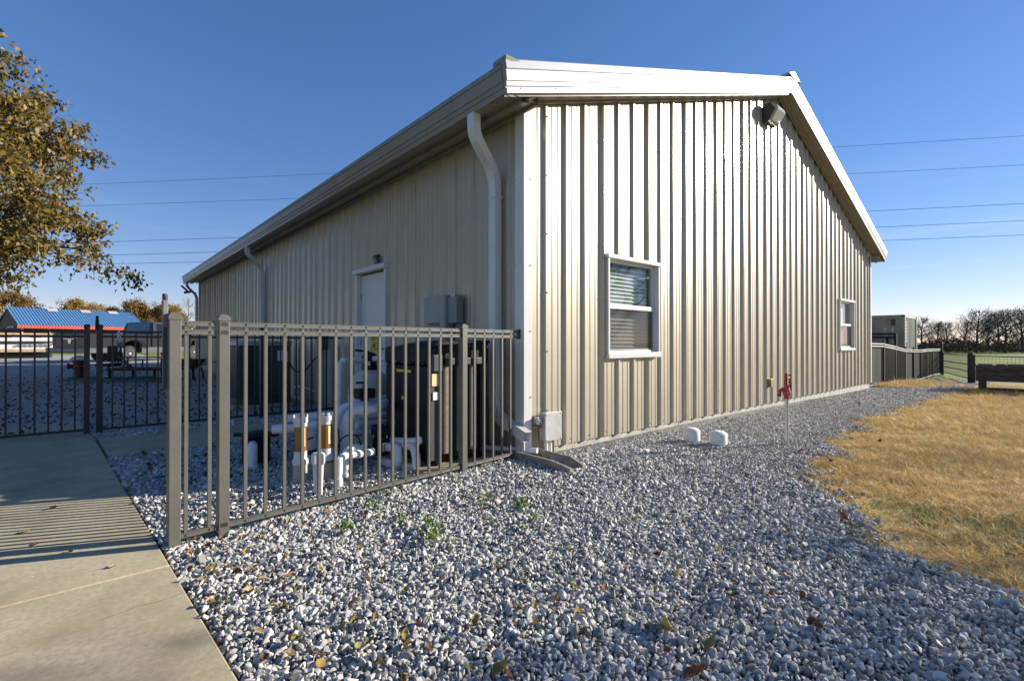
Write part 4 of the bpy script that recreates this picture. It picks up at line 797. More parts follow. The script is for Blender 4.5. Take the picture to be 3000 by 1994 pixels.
q = gz(410, 1112, .15); t = thing('steel_rack', 'low dark steel rack of scrap in the shaded yard', 'rack', q)
for k in range(5): m = MB(); m.bar(q-rt*.9+fw*(.2*k)+np.array([0, 0, .26+.02*(k % 2)]), q+rt*1.0+fw*(.2*k)+np.array([0, 0, .28]), .05); m.build('bar', 'black_plastic', t)
for a, b in ((-.8, 0), (.9, 0), (-.8, .8), (.9, .8), (.1, .4)): m = MB(); m.bar(q+rt*a+fw*b-np.array([0, 0, .05]), q+rt*a+fw*b+np.array([0, 0, .30]), .06); m.build('leg', 'black_plastic', t)
for a, h in ((-.35, .62), (.05, .55), (.55, .60)): m = MB(); m.tube([q+rt*a+np.array([0, 0, .3]), q+rt*(a+.03)+np.array([0, 0, h])], .022, 6); m.build('upright', 'dark_grey', t)
m = MB(); m.bar(q-rt*.6+np.array([0, 0, .60]), q+rt*.9+np.array([0, 0, .60]), .035); m.build('top_bar', 'dark_grey', t)
q = gz(318, 1108, .15); t = thing('shop_chair', 'dark wheeled shop chair beside the striped cushion', 'chair', q)
MB().lathe(q, [(.05, 0), (.03, .05), (.03, .34)], 10).build('stem', 'dark_grey', t); MB().obox(q+np.array([0, 0, .38]), rt*.22, fw*.22, (0, 0, .04)).build('seat', 'black_plastic', t, bevel=.03); m = MB(); m.obox(q+np.array([0, 0, .68])+fw*.2, rt*.2, fw*.03, (0, 0, .22)); m.build('backrest', 'black_plastic', t, bevel=.05)
for k in range(5): a = k*1.257; MB().bar(q+np.array([0, 0, .05]), q+np.array([.26*math.cos(a), .26*math.sin(a), .03]), .04).build('leg', 'chrome', t)
q = gz(545, 1112, .10); t = thing('wheelbarrow', 'dark wheelbarrow tipped near the side wall in the yard', 'wheelbarrow', q)
m = MB(); Vb = [q+rt*a+fw*b+np.array([0, 0, z]) for z, s_ in ((.32, .22), (.58, .42)) for a, b in ((-s_, -s_*.7), (s_, -s_*.7), (s_, s_*.7), (-s_, s_*.7))]; m.add(Vb, [(3, 2, 1, 0), (0, 1, 5, 4), (1, 2, 6, 5), (2, 3, 7, 6), (3, 0, 4, 7)]); m.build('tray', 'dark_grey', t)
MB().lathe(q-rt*.5+np.array([0, 0, .2]), [(.08, -.04), (.2, -.03), (.2, .03), (.08, .04)], 16, tuple(fw)).build('wheel', 'tyre', t)
for b in (-.2, .2): m = MB(); m.tube([q-rt*.5+fw*b*.2+np.array([0, 0, .2]), q+fw*b+np.array([0, 0, .32]), q+rt*.85+fw*b*1.3+np.array([0, 0, .55])], .018, 6); m.build('handle', 'black_plastic', t); m = MB(); m.bar(q+rt*.3+fw*b+np.array([0, 0, .35]), q+rt*.38+fw*b+np.array([0, 0, -.02]), .03); m.build('leg', 'black_plastic', t)
q = gz(628, 1080, .15); t = thing('trash_bin', 'grey plastic bin beside the side wall beyond the condenser', 'bin', q); MB().lathe(q, [(.2, -.02), (.25, .55), (.27, .56), (.27, .6)], 20).build('body', 'panel_side', t, True); MB().lathe(q+np.array([0, 0, .6]), [(.275, 0), (.26, .05), (.1, .08)], 20).build('lid', 'ac_top', t, True)

# ================================================================== RIGHT BACKGROUND
FPs = [(12.75, .06, -.08)]+[tuple(gd(px, b, 1432*1.27/(b-tp0))) for px, tp0, b in ((2588.5, 1000.5, 1128), (2622.8, 1010, 1121), (2652, 1018, 1118), (2677, 1019.6, 1116), (2698, 1020, 1113), (2716, 1018, 1106), (2731, 1018, 1104))]
FPs[-1] = (25.4, .5, -.345); FPs.append((27.2, .45, -.35))
cf = thing('metal_fence', 'black picket fence with dark screen running back from the far corner', 'fence', (18, .3, -.25))
for i, p in enumerate(FPs):
    if i == 0: continue
    p = np.array(p); m = MB(); m.obox(p+np.array([0, 0, .6]), (.03, 0, 0), (0, .03, 0), (0, 0, .68)); po = m.build('post', 'fence_dark', cf); MB().lathe(p+np.array([0, 0, 1.28]), [(.045, 0), (.03, .025)], 4).build('cap', 'fence_dark', po)
for i in range(len(FPs)-1):
    p, q = np.array(FPs[i]), np.array(FPs[i+1])
    for z in (1.20, 1.13, .05): MB().bar(p+np.array([0, -.012, z]), q+np.array([0, -.012, z]), .03, .032).build('rail', 'galvanized', cf)  # rails of the black fence; their sunlit brightness is put into this paler metal
    n = max(6, int(np.linalg.norm(q-p)/.115)); m = MB()
    for k in range(1, n): c = p+(q-p)*k/n; m.box(c[0]-.006, c[0]+.006, c[1]-.006, c[1]+.006, c[2]+.05, c[2]+1.19)
    stuff(m.build('picket_row', 'fence_dark', cf)); MB().add([p+np.array([0, .02, .06]), q+np.array([0, .02, .06]), q+np.array([0, .02, 1.12]), p+np.array([0, .02, 1.12])], [(0, 1, 2, 3)]).build('screen', 'screen_mesh', cf)
m = MB(); pp = np.array(FPs[-1]); m.obox(pp+np.array([-.1, -.05, 1.25]), (.04, 0, 0), (0, .03, 0), (0, 0, .2)); m.build('gate_latch', 'black_plastic', cf)
# shipping container
K0 = np.array([21.9, .86, -.33]); KW, KL, KH = 2.44, 6.06, 2.62
t = thing('shipping_container', 'khaki shipping container with white stencilled numbers behind the fence', 'container', K0)
def kb(x0, x1, y0, y1, z0, z1): return MB().box(K0[0]+x0, K0[0]+x1, K0[1]+y0, K0[1]+y1, K0[2]+z0, K0[2]+z1)
def corr(n, fn, z0, z1):
    m = MB(); row = []
    for k in range(n):
        for s_, o_ in ((0, 0), (.32, 0), (.5, .036), (.82, .036)): row.append(((k+s_)/n, o_))
    row.append((1, 0)); m.sheet([[fn(s_, o_, z) for s_, o_ in row] for z in (z0, z1)]); return m
corr(9, lambda s_, o_, z: (K0[0]+.12+(KW-.24)*s_, K0[1]+.03+o_, K0[2]+z), .16, KH-.12).build('end_wall', 'container_paint', t)
corr(12, lambda s_, o_, z: (K0[0]+.03+o_, K0[1]+.12+(KL-.24)*s_, K0[2]+z), .16, KH-.12).build('side_wall', 'container_paint', t)
kb(.08, KW-.02, .08, KL-.02, .1, KH-.05).build('core', 'container_paint', t)
for x0 in (0, KW-.13):
    for y0 in (0, KL-.13):
        kb(x0, x0+.13, y0, y0+.13, .12, KH-.12).build('corner_post', 'container_paint', t, bevel=.01)
        for z0 in (0, KH-.118): c_ = kb(x0-.01, x0+.17, y0-.01, y0+.17, z0, z0+.118).build('corner_casting', 'container_paint', t, bevel=.01); MB().lathe(K0+np.array([x0-.0105, y0+.08, z0+.06]), [(.04, 0), (.03, .004)], 12, (-1, 0, 0)).build('hole', 'ink', c_)
for z0 in (.02, KH-.12): kb(.01, .11, .17, KL-.17, z0, z0+.12).build('side_rail', 'container_paint', t); kb(.17, KW-.17, .01, .11, z0, z0+.12).build('end_rail', 'container_paint', t)
for s_, col_y in (('4261', .36), ('PYCU', .60)):
    for k, c_ in enumerate(s_): text('stencil', c_, .19, (K0[0]+.028, K0[1]+col_y+.1, K0[2]+KH-.66-.15*k), (0, -1, 0), (0, 0, 1), 'white_ink', t, .004)
kb(.0, .026, .34, .46, KH-.42, KH-.18).build('vent', 'ink', t, bevel=.01)
kb(.024, .028, .34, .46, KH-1.36, KH-1.24).build('warning_plate', 'yellow_sign', t)
for k in range(7): kb(.33, .43, .02, .028, KH-.34-.13*k, KH-.26-.13*k).build('stencil_mark', 'white_ink', t)
t = thing('gate_portal', 'black square tube portal standing in front of the container', 'portal', (21.3, 1.6, -.33))
for a, b in (((21.3, 1.05, -.4), (21.3, 1.05, 1.52)), ((21.3, 1.05, 1.5), (21.3, 5.6, 1.5)), ((21.3, 5.6, -.4), (21.3, 5.6, 1.52)), ((21.3, 1.1, 1.36), (21.3, 5.6, 1.36)), ((21.3, 1.32, -.4), (21.3, 1.32, 1.36))): MB().bar(a, b, .08).build('pipe', 'black_plastic', t)
# raised planter
q = np.array([13.80, -2.03, -.10])
t = thing('raised_planter', 'dark weathered wooden raised planter box at the right edge', 'planter', q); pu = np.array([.10, -1, 0]); pu /= np.linalg.norm(pu); pv = np.array([1, .10, 0]); pv /= np.linalg.norm(pv)
def pb(a0, a1, b0, b1, z0, z1): return MB().obox(q+pu*(a0+a1)/2+pv*(b0+b1)/2+np.array([0, 0, (z0+z1)/2]), pu*(a1-a0)/2, pv*(b1-b0)/2, (0, 0, (z1-z0)/2))
for k in range(3): pb(0, 2.6, 0, .045, .27+.138*k, .27+.138*k+.132).build('plank', 'planter_wood', t, bevel=.006); pb(0, 2.6, 1.1, 1.145, .27+.138*k, .27+.138*k+.132).build('plank', 'planter_wood', t, bevel=.006); pb(-.045, -.002, 0, 1.145, .27+.138*k, .27+.138*k+.132).build('plank', 'planter_wood', t, bevel=.006)
for a in (.0, 2.3):
    for b in (.05, 1.0): pb(a+.01, a+.15, b, b+.09, -.05, .62).build('leg', 'planter_wood', t, bevel=.006)
pb(.15, 2.6, .08, .12, .0, .11).build('lower_board', 'planter_wood', t, bevel=.006); pb(0, 2.6, .05, 1.1, .28, .60).build('soil', 'old_wood', t)
pb(.25, .33, .3, .42, .60, .69).build('stone_figure', 'zebra_white', t, bevel=.02)
for k in range(14): a = .3+.16*k; MB().tube([q+pu*a+pv*(.2+.05*(k % 4))+np.array([0, 0, .58]), q+pu*(a+.03)+pv*.3+np.array([0, 0, .66+.03*(k % 3)]), q+pu*(a+.1)+pv*.35+np.array([0, 0, .64])], .006, 4).build('dry_stem', 'leaf_tan', t)
# pipe fence with wire mesh along the field
t = thing('pipe_fence', 'dark pipe rail fence with wire mesh along the green field', 'fence', (21.6, -1.1, -.3))
PF = [np.array([27.3, .40, -.33]), np.array([21.6, -1.12, -.30]), np.array([20.9, -3.8, -.32]), np.array([20.5, -9.5, -.34])]
for i, p in enumerate(PF):
    h = .075 if i == 1 else .05; m = MB(); m.obox(p+np.array([0, 0, .48]), (h, 0, 0), (0, h, 0), (0, 0, .60)); m.build('post', 'old_wood' if i == 1 else 'fence_dark', t, bevel=.01)
MB().obox(PF[1]+np.array([-.02, -.11, .45]), (.03, 0, 0), (0, .03, 0), (0, 0, .55)).build('gate_stile', 'fence_dark', t)
for i in range(3):
    p, q2 = PF[i], PF[i+1]
    for z in (.10, .37, .63, .95): MB().bar(p+np.array([0, 0, z]), q2+np.array([0, 0, z]), .035).build('rail', 'fence_dark', t)
    m = MB(); n = int(np.linalg.norm(q2-p)/.10)
    for k in range(n): c = p+(q2-p)*k/n; m.bar(c+np.array([-.03, 0, .10]), c+np.array([-.03, 0, .95]), .0045)
    for k in range(9): m.bar(p+np.array([-.03, 0, .10+.095*k]), q2+np.array([-.03, 0, .10+.095*k]), .0045)
    stuff(m.build('wire_mesh', 'wire', t))
# power lines
WL = ((527, 310, 393), (588, 371, 478), (697, 330, 591), (730, 500, 641), (760, 400, 683))
wn = ('topmost', 'second', 'third', 'fourth', 'lowest')
for k, (ya, xa, y3) in enumerate(WL):
    sl0 = (y3-ya)/(3000-xa); A = gd(-300, ya-sl0*(xa+300)+4, 95); B = gd(3400, y3+sl0*400, 84); P = [A+(B-A)*s_-np.array([0, 0, 4*.8*s_*(1-s_)]) for s_ in np.linspace(0, 1, 25)]
    tag(MB().tube(P, .028 if k < 2 else .034, 4).build('power_line', 'wire', None), wn[k]+' overhead wire crossing the sky behind the building', 'wire', 'overhead power lines')

# ================================================================== TREES
def grow(seed, H, r0, spread, first=.28, nmain=16, levels=3, nsub=7, droop=0., upness=.6, env=None, seg=.55):
    """tapered limb skeleton; returns frustums (p, q, rp, rq, level) and twig points"""
    g = np.random.default_rng(seed); S = []; T = []
    def limb(p, d, ln, r_, lev):
        n = max(2, int(ln/(seg*(.75**lev))))
        pts = [p]; d = d/np.linalg.norm(d)
        for k in range(n):
            d = d+g.normal(0, .13 if lev else .05, 3)+np.array([0, 0, (.05*upness if lev else .02)-droop*.05*(k/n)*lev]); d /= np.linalg.norm(d); pts.append(pts[-1]+d*ln/n)
        for k in range(n):
            ra, rb = r_*(1-.85*k/n), r_*(1-.85*(k+1)/n); S.append((pts[k], pts[k+1], max(ra, .004), max(rb, .003), lev))
        if lev == levels: T.extend(pts[1:]); return
        cnt = nmain if lev == 0 else max(2, int(nsub*(.8**(lev-1))))
        for c in range(cnt):
            f = (first+(1-first)*(c+g.random())/cnt) if lev == 0 else .2+.8*(c+g.random())/cnt
            x = f*n; k = min(int(x), n-1); b = pts[k]+(pts[k+1]-pts[k])*(x-k)
            if lev == 0:
                a = c*2.4+g.normal(0, .3); e = (env(f) if env else math.sin(math.pi*min(1, (f-first)/(1-first)*.8+.2)))*spread; dd = np.array([math.cos(a), math.sin(a), upness*(.35+.9*f)]); l2 = e*g.uniform(.8, 1.1)
            else:
                ax = pts[k+1]-pts[k]; ax /= np.linalg.norm(ax); rnd = g.normal(0, 1, 3); rnd[2] *= .55; rnd -= ax*(rnd@ax); rnd /= np.linalg.norm(rnd)+1e-9; dd = ax*.75+rnd*.8; l2 = ln*g.uniform(.32, .55)*(1.1-.5*f)
            if l2 > .12: limb(b, dd, l2, r_*(.45 if lev == 0 else .5)*(1.1-.5*f), lev+1)
        if lev: T.extend(pts[-2:])
    limb(np.zeros(3), np.array([.02, .01, 1.]), H, r0, 0); return S, np.array(T)
def frustums(S, sides=lambda lev: (8, 5, 4, 3, 3)[lev]):
    V = []; F = []; o = 0
    for p, q, a, b, lev in S:
        n = sides(lev); d = q-p; d = d/(np.linalg.norm(d)+1e-9); u = np.cross(d, (0, 0, 1.) if abs(d[2]) < .9 else (1., 0, 0)); u /= np.linalg.norm(u); v = np.cross(d, u); t_ = np.arange(n)*2*math.pi/n
        c, s_ = np.cos(t_)[:, None], np.sin(t_)[:, None]; V.append(p+a*(c*u+s_*v)); V.append(q+b*(c*u+s_*v))
        F += [(o+j, o+(j+1) % n, o+n+(j+1) % n, o+n+j) for j in range(n)]; o += 2*n
    return np.concatenate(V), F
def leaf_quads(P, size, seed, hang=.5, jit=.1, aspect=.55):
    g = np.random.default_rng(seed); n = len(P); s_ = size*g.uniform(.6, 1.25, n)[:, None]
    d = g.normal(0, 1, (n, 3)); d[:, 2] -= hang*1.5; d /= np.linalg.norm(d, axis=1)[:, None]; q = g.normal(0, 1, (n, 3)); q -= d*(q*d).sum(1)[:, None]; q /= np.linalg.norm(q, axis=1)[:, None]; nn = np.cross(d, q)
    B = P+g.normal(0, jit, (n, 3)); tip = B+d*s_; m_ = B+d*s_*.45; l_ = m_+q*s_*aspect*.5+nn*s_*.14; r_ = m_-q*s_*aspect*.5+nn*s_*.14
    return np.stack([B, l_, tip, r_], 1).reshape(-1, 3), np.arange(n*4).reshape(-1, 4)
def make_tree(name, label, cat, loc, seed, H, r0, spread, bark, leaf=None, nleaf=0, lsize=.1, jit=.1, group=None, hang=.4, **kw):
    S, T = grow(seed, H, r0, spread, **kw); t = thing(name, label, cat, loc, group); base = Vector(t.location)
    V, F = frustums([s_ for s_ in S if s_[4] <= 1]); m = bpy.data.meshes.new('trunk'); m.from_pydata((V+np.array(base)).tolist(), [], F); m.materials.append(MT[bark]); m.polygons.foreach_set('use_smooth', [True]*len(m.polygons)); link('trunk', m, t)
    V, F = frustums([s_ for s_ in S if s_[4] > 1]); V = V+np.array(base); nV = len(V)
    if nleaf:
        g = np.random.default_rng(seed+1); idx = g.integers(0, len(T), nleaf); V2, F2 = leaf_quads(T[idx]+np.array(base), lsize, seed+2, hang, jit)
        lm = np_mesh('leaves', V2, F2, leaf); m = bpy.data.meshes.new('crown'); m.from_pydata(V.tolist(), [], F); m.materials.append(MT[bark]); cr = link('crown', m, t); link('foliage', lm, cr)
    else:
        m = bpy.data.meshes.new('crown'); m.from_pydata(V.tolist(), [], F); m.materials.append(MT[bark]); link('crown', m, t)
    return t
# the autumn tree at the left edge
TL = np.array([-7.1, 12.45, float(hgt(-7.1, 12.45))])
make_tree('autumn_tree', 'tree with olive and golden autumn leaves at the left edge', 'tree', TL, 11, 8.3, .18, 4.4, 'bark', 'leaf_autumn', 86000, .125, .09, hang=.9, first=.27, nmain=50, levels=3, nsub=10, droop=.3, upness=.40, env=lambda f: np.interp(f, [.27, .4, .55, .75, .9, 1], [1.12, 1.10, .90, .74, .5, .28]))
# bare tree behind the camera's right: its branches shade the foreground and show in the window
make_tree('bare_tree', 'bare branched tree standing out of frame on the lawn', 'tree', (7.5, -8.1, -.05), 23, 5.0, .13, 2.2, 'bark_grey', 'leaf_brown', 1800, .10, .1, hang=.6, first=.25, nmain=18, levels=3, nsub=9, upness=.8)
make_tree('bare_tree', 'second bare tree added out of frame for the window reflection', 'tree', (15.5, -10.8, -.1), 29, 5.6, .16, 3.4, 'bark_grey', 'leaf_brown', 1500, .10, .1, hang=.6, first=.22, nmain=24, levels=3, nsub=9, upness=.8)  # unseen tree, added only to be reflected in the window
# far trees on the left
def place(root, spots, labs):
    for i, ((px, d, sc, rz), lab) in enumerate(zip(spots, labs)):
        g = gd(px, 1000, d); loc = (g[0], g[1], float(hgt(g[0], g[1]))-.1)
        if i == 0: root.location = loc; root.rotation_euler = (0, 0, rz); root.scale = (sc,)*3; root['label'] = lab
        else: copy_tree(root, loc, rz, sc, lab)
def proto(*a, **k): return make_tree(*a, **k)
tg = proto('golden_tree', 'x', 'tree', (0, 0, 0), 31, 8.5, .16, 3.6, 'bark_grey', 'leaf_gold', 9000, .30, .28, 'autumn trees beyond the barn', first=.15, nmain=20, levels=3, nsub=7, upness=.8)
place(tg, [(250, 92, 1.05, .3), (-60, 84, 1.1, 2.), (300, 104, .95, 4.), (515, 88, .92, 1.2)], ['bright golden tree behind the middle of the blue roof', 'golden tree at the left edge behind the barn gable', 'golden tree half hidden behind the brightest golden one', 'small golden tree seen just left of the building corner'])
tb2 = proto('brown_tree', 'x', 'tree', (0, 0, 0), 37, 8.0, .16, 3.8, 'bark_grey', 'leaf_brown', 8000, .30, .28, 'autumn trees beyond the barn', first=.12, nmain=20, levels=3, nsub=7, upness=.7)
place(tb2, [(20, 88, 1.25, 0.), (175, 96, .95, 2.), (385, 84, 1.0, 1.), (440, 90, .9, 3.), (340, 100, 1.0, 5.), (110, 104, 1.0, 2.5), (470, 100, .85, .7)], ['large russet tree behind the left end of the barn', 'brown tree behind the left part of the blue roof', 'olive brown tree behind the right end of the blue roof', 'brown tree above the truck cab', 'brown tree behind the right skylight of the barn', 'brown tree between the russet and the golden tree', 'low brown tree left of the latch post'])
tw = proto('leafless_tree', 'x', 'tree', (0, 0, 0), 41, 9.0, .15, 3.2, 'bark_grey', None, 0, group='bare trees beyond the yard', first=.2, nmain=18, levels=3, nsub=7, upness=1.2)
place(tw, [(545, 80, .95, 0.), (590, 90, 1.0, 2.), (460, 96, 1.05, 4.), (215, 108, 1.0, 1.), (130, 112, 1.0, 3.), (400, 106, 1.05, 2.6)], ['bare grey tree right against the far building corner', 'bare tree partly hidden by the far end of the building', 'bare tree rising above the brown trees right of the barn', 'thin bare tree behind the golden crowns', 'thin bare tree left of the golden crowns', 'thin bare tree above the right end of the barn'])
# far trees on the right
td = proto('field_tree', 'x', 'tree', (0, 0, 0), 43, 6.6, .20, 3.4, 'bark_dark', 'leaf_dark', 900, .16, .3, 'dark trees along the field edge', first=.10, nmain=24, levels=3, nsub=11, upness=.9)
td2 = proto('field_tree', 'x', 'tree', (0, 0, 0), 47, 6.2, .18, 3.0, 'bark_dark', 'leaf_brown', 500, .16, .3, 'dark trees along the field edge', first=.12, nmain=24, levels=3, nsub=11, upness=1.2)
place(td, [(2862, 76, 1.0, 0.), (2700, 80, .85, 1.), (2995, 76, 1.04, 2.), (2775, 88, .8, 3.), (2925, 82, 1.0, 4.), (3080, 72, 1.05, 5.), (3160, 76, 1.1, .5), (2640, 92, .9, 1.5)], ['large dark tree with dense branches on the field edge', 'dark tree just right of the container', 'dark tree at the right frame edge beyond the planter', 'low dark tree in the dip of the field tree line', 'dark tree standing behind the large dense one', 'dark tree just beyond the right frame edge', 'dark tree further out to the right', 'dark tree hidden behind the container'])
place(td2, [(2945, 73, 1.05, 0.), (2740, 80, .8, 1.), (2820, 84, .85, 2.), (2895, 90, 1.0, 3.), (2670, 96, .9, 4.), (3030, 80, 1.1, 5.)], ['tall bare tree right of the large dense one', 'small bare tree left of the fence post', 'small bare tree behind the wooden fence post', 'bare tree between the two tall dark trees', 'bare tree right behind the container edge', 'bare tree beyond the planter at the frame edge'])
# brush along the field edge
g = np.random.default_rng(5); n = 15000; px = g.uniform(2560, 3350, n); dd = g.uniform(78, 112, n); hh = g.random(n)**1.6*(1.3+.9*np.sin(px*.021)+.8*np.sin(px*.0063+1)).clip(.5, 3); P = np.array([gd(a, 1000, b) for a, b in zip(px, dd)]); P[:, 2] = hgt(P[:, 0], P[:, 1])+hh*1.1
V, F = leaf_quads(P, .5, 6, 0, .3); o = link('brush', np_mesh('brush', V, F, 'leaf_dark')); stuff(o); tag(o, 'dark brush and undergrowth along the far field edge', 'brush')
n = 16000; px = g.uniform(-250, 640, n); dd = g.uniform(88, 118, n); hh = g.random(n)**.9*(5.6+1.3*np.sin(px*.03)+1.2*np.sin(px*.011)); P = np.array([gd(a, 1000, b) for a, b in zip(px, dd)]); P[:, 2] = hgt(P[:, 0], P[:, 1])+hh
V, F = leaf_quads(P, .5, 8, 0, .3); o = link('brush', np_mesh('brush', V, F, 'leaf_brown')); stuff(o); tag(o, 'brown brush filling the tree line behind the barn', 'brush')

# ================================================================== SCATTER: gravel, grass, leaves
def scatter(name, P, rot, scl, idx, variants, label, cat):
    m = bpy.data.meshes.new(name); m.vertices.add(len(P)); m.vertices.foreach_set('co', np.asarray(P, np.float32).ravel())
    a = m.attributes.new('rot', 'FLOAT_VECTOR', 'POINT'); a.data.foreach_set('vector', np.asarray(rot, np.float32).ravel())
    a = m.attributes.new('scl', 'FLOAT_VECTOR', 'POINT'); a.data.foreach_set('vector', np.asarray(scl, np.float32).ravel())
    a = m.attributes.new('idx', 'INT', 'POINT'); a.data.foreach_set('value', np.asarray(idx, np.int32))
    o = link(name, m); c = bpy.data.collections.new(name+'_pieces')
    for k, v in enumerate(variants): q = bpy.data.objects.new('%s_%02d' % (name, k), v); c.objects.link(q)
    ng = bpy.data.node_groups.new(name, 'GeometryNodeTree'); ng.interface.new_socket('Geometry', in_out='INPUT', socket_type='NodeSocketGeometry'); ng.interface.new_socket('Geometry', in_out='OUTPUT', socket_type='NodeSocketGeometry')
    N = ng.nodes; gi = N.new('NodeGroupInput'); go = N.new('NodeGroupOutput'); ip = N.new('GeometryNodeInstanceOnPoints'); ci = N.new('GeometryNodeCollectionInfo'); ci.inputs[0].default_value = c; ci.inputs[1].default_value = True; ci.inputs[2].default_value = True
    def na(nm, dt): x = N.new('GeometryNodeInputNamedAttribute'); x.data_type = dt; x.inputs[0].default_value = nm; return x.outputs[0]
    e = N.new('FunctionNodeEulerToRotation'); ll = ng.links.new
    ll(gi.outputs[0], ip.inputs['Points']); ll(ci.outputs[0], ip.inputs['Instance']); ip.inputs['Pick Instance'].default_value = True
    ll(na('idx', 'INT'), ip.inputs['Instance Index']); ll(na('rot', 'FLOAT_VECTOR'), e.inputs[0]); ll(e.outputs[0], ip.inputs['Rotation']); ll(na('scl', 'FLOAT_VECTOR'), ip.inputs['Scale']); ll(ip.outputs[0], go.inputs[0])
    md = o.modifiers.new('scatter', 'NODES'); md.node_group = ng; stuff(o); return tag(o, label, cat)
import bmesh
def stone(seed):
    g = np.random.default_rng(seed); bm = bmesh.new(); bmesh.ops.create_icosphere(bm, subdivisions=2, radius=.5)
    ns_ = g.normal(0, 1, (11, 3)); ns_ /= np.linalg.norm(ns_, axis=1)[:, None]; ds = g.uniform(.20, .36, 11); st = np.array([1, g.uniform(.65, .95), g.uniform(.5, .8)])
    for v in bm.verts:
        p = np.array(v.co)
        for a, b in zip(ns_, ds):
            e = p@a-b
            if e > 0: p = p-a*e
        v.co = p*st*1.5+g.normal(0, .008, 3)
    m = bpy.data.meshes.new('stone'); bm.to_mesh(m); bm.free(); m.materials.append(MT['stone']); return m
stones = [stone(100+k) for k in range(10)]
def depth_lat(P): q = np.asarray(P)[:, :2]-C3[:2]; return q@fw[:2], q@rt[:2]
def grid(x0, x1, y0, y1, s_, g):
    X, Y = np.meshgrid(np.arange(x0, x1, s_), np.arange(y0, y1, s_)); P = np.stack([X.ravel(), Y.ravel()], 1); return P+g.uniform(-.5, .5, P.shape)*s_
def wob(x, y): return .10*np.sin(3.1*x+1.7*y)+.09*np.sin(7.3*x-5.1*y+1)+.07*np.sin(17*x+13*y)+.05*np.sin(41*x-29*y)
g = np.random.default_rng(77); PTS = []; SZ = []
def edge_y(x, y): return yb(x)+wob(x, y)
def gravel_mask(P):
    x, y = P[:, 0], P[:, 1]; ok = (x > xe(y)+.012)
    ok &= ~((y > 2.68) & (y < 3.96) & (x < 0)); ok &= ~((x > .0) & (y > -.0)); ok &= (y < 4.42); ok &= ~((x > -1.12) & (x < -.22) & (y > .03) & (y < 1.12))
    ok &= ~((x > -.12) & (x < .15) & (y < .06) & (y > -.66)); return ok
for s_, d0, d1, sz in ((.0148, 1.2, 3.4, .0196), (.0195, 3.4, 6.4, .023), (.036, 6.4, 10.5, .034)):
    P = grid(-3.4, 9, -4.2, 4.5, s_, g); d_, l_ = depth_lat(P); k = gravel_mask(P) & (d_ > d0) & (d_ <= d1) & (np.abs(l_) < d_*1.12+.8); P = P[k]
    e = P[:, 1]-edge_y(P[:, 0], P[:, 1]); right = P[:, 0] > -.45
    prob = np.where(right, np.clip(.62+e/.40, 0, 1), 1); keep = g.random(len(P)) < prob; P = P[keep]
    f = smooth((P[:, 0]-.6)/2.2)*smooth((P[:, 1]+2.6)/1.6)         # finer crushed stone along the wall
    PTS.append(P); SZ.append(sz*(1-.48*f)*g.lognormal(0, .33, len(P)).clip(.5, 1.9))
    if s_ > .027: continue
P = np.concatenate(PTS); S_ = np.concatenate(SZ); n = len(P)
near = np.where(P[:, 0] > .1, .026*smooth((P[:, 1]+.40)/.32), 0); Z = hgt(P[:, 0], P[:, 1])-near+S_*.16+np.abs(g.normal(0, .006, n))+.006*np.sin(9*P[:, 0])*np.sin(8*P[:, 1])
scatter('gravel', np.column_stack([P, Z]), g.uniform(0, 6.28, (n, 3)), np.repeat(S_[:, None], 3, 1)*g.uniform(.8, 1.2, (n, 3)), g.integers(0, 10, n), stones, 'grey white crushed stone gravel covering the foreground', 'gravel')
print('stones', n)
# second smaller layer for the finer strip by the wall
P = np.concatenate([grid(.2, 8.5, -2.1, 0, .021, g), grid(6.9, 16, -1.8, .0, .034, g)]); d_, l_ = depth_lat(P); e = P[:, 1]-edge_y(P[:, 0], P[:, 1]); f = smooth((P[:, 0]-.4)/2)*smooth((P[:, 1]+2.6)/1.6)
k = (d_ < 15) & (e > -.1+g.normal(0, .1, len(P))) & (g.random(len(P)) < f) & gravel_mask(P); P = P[k]; n = len(P); S_ = np.where(P[:, 0] > 7.5, .034, .020)*g.lognormal(0, .25, n).clip(.6, 1.6)
scatter('fine_gravel_stones', np.column_stack([P, hgt(P[:, 0], P[:, 1])+.012-.026*smooth((P[:, 1]+.40)/.32)+np.abs(g.normal(0, .003, n))]), g.uniform(0, 6.28, (n, 3)), np.repeat(S_[:, None], 3, 1), g.integers(0, 10, n), stones, 'finer grey crushed stone strip along the gable wall', 'gravel'); print('fine', n)
# dry lawn
def tuft(seed, nb, h, lean, mat='dry_blade'):
    g = np.random.default_rng(seed); V = []; F = []
    for k in range(nb):
        a = g.uniform(0, 6.28); b = g.normal(0, .018, 2); l_ = h*g.uniform(.5, 1.2); ln = lean*g.uniform(.4, 1.3); w_ = g.uniform(.0012, .0022); d_ = np.array([math.cos(a), math.sin(a), 0]); s_ = np.array([-math.sin(a), math.cos(a), 0])
        o = len(V)
        for t_ in (0, .4, .75, 1.):
            c = np.array([*b, 0])+d_*ln*l_*t_**1.5+np.array([0, 0, l_*(t_-.35*ln*t_*t_)]); ww = w_*(1-.8*t_); V += [c-s_*ww, c+s_*ww]
        F += [(o+2*j, o+2*j+1, o+2*j+3, o+2*j+2) for j in range(3)]
    return np_mesh('tuft', V, F, mat)
tufts = [tuft(200+k, 15, .05, .9+.15*k) for k in range(6)]
PT = []; SC = []
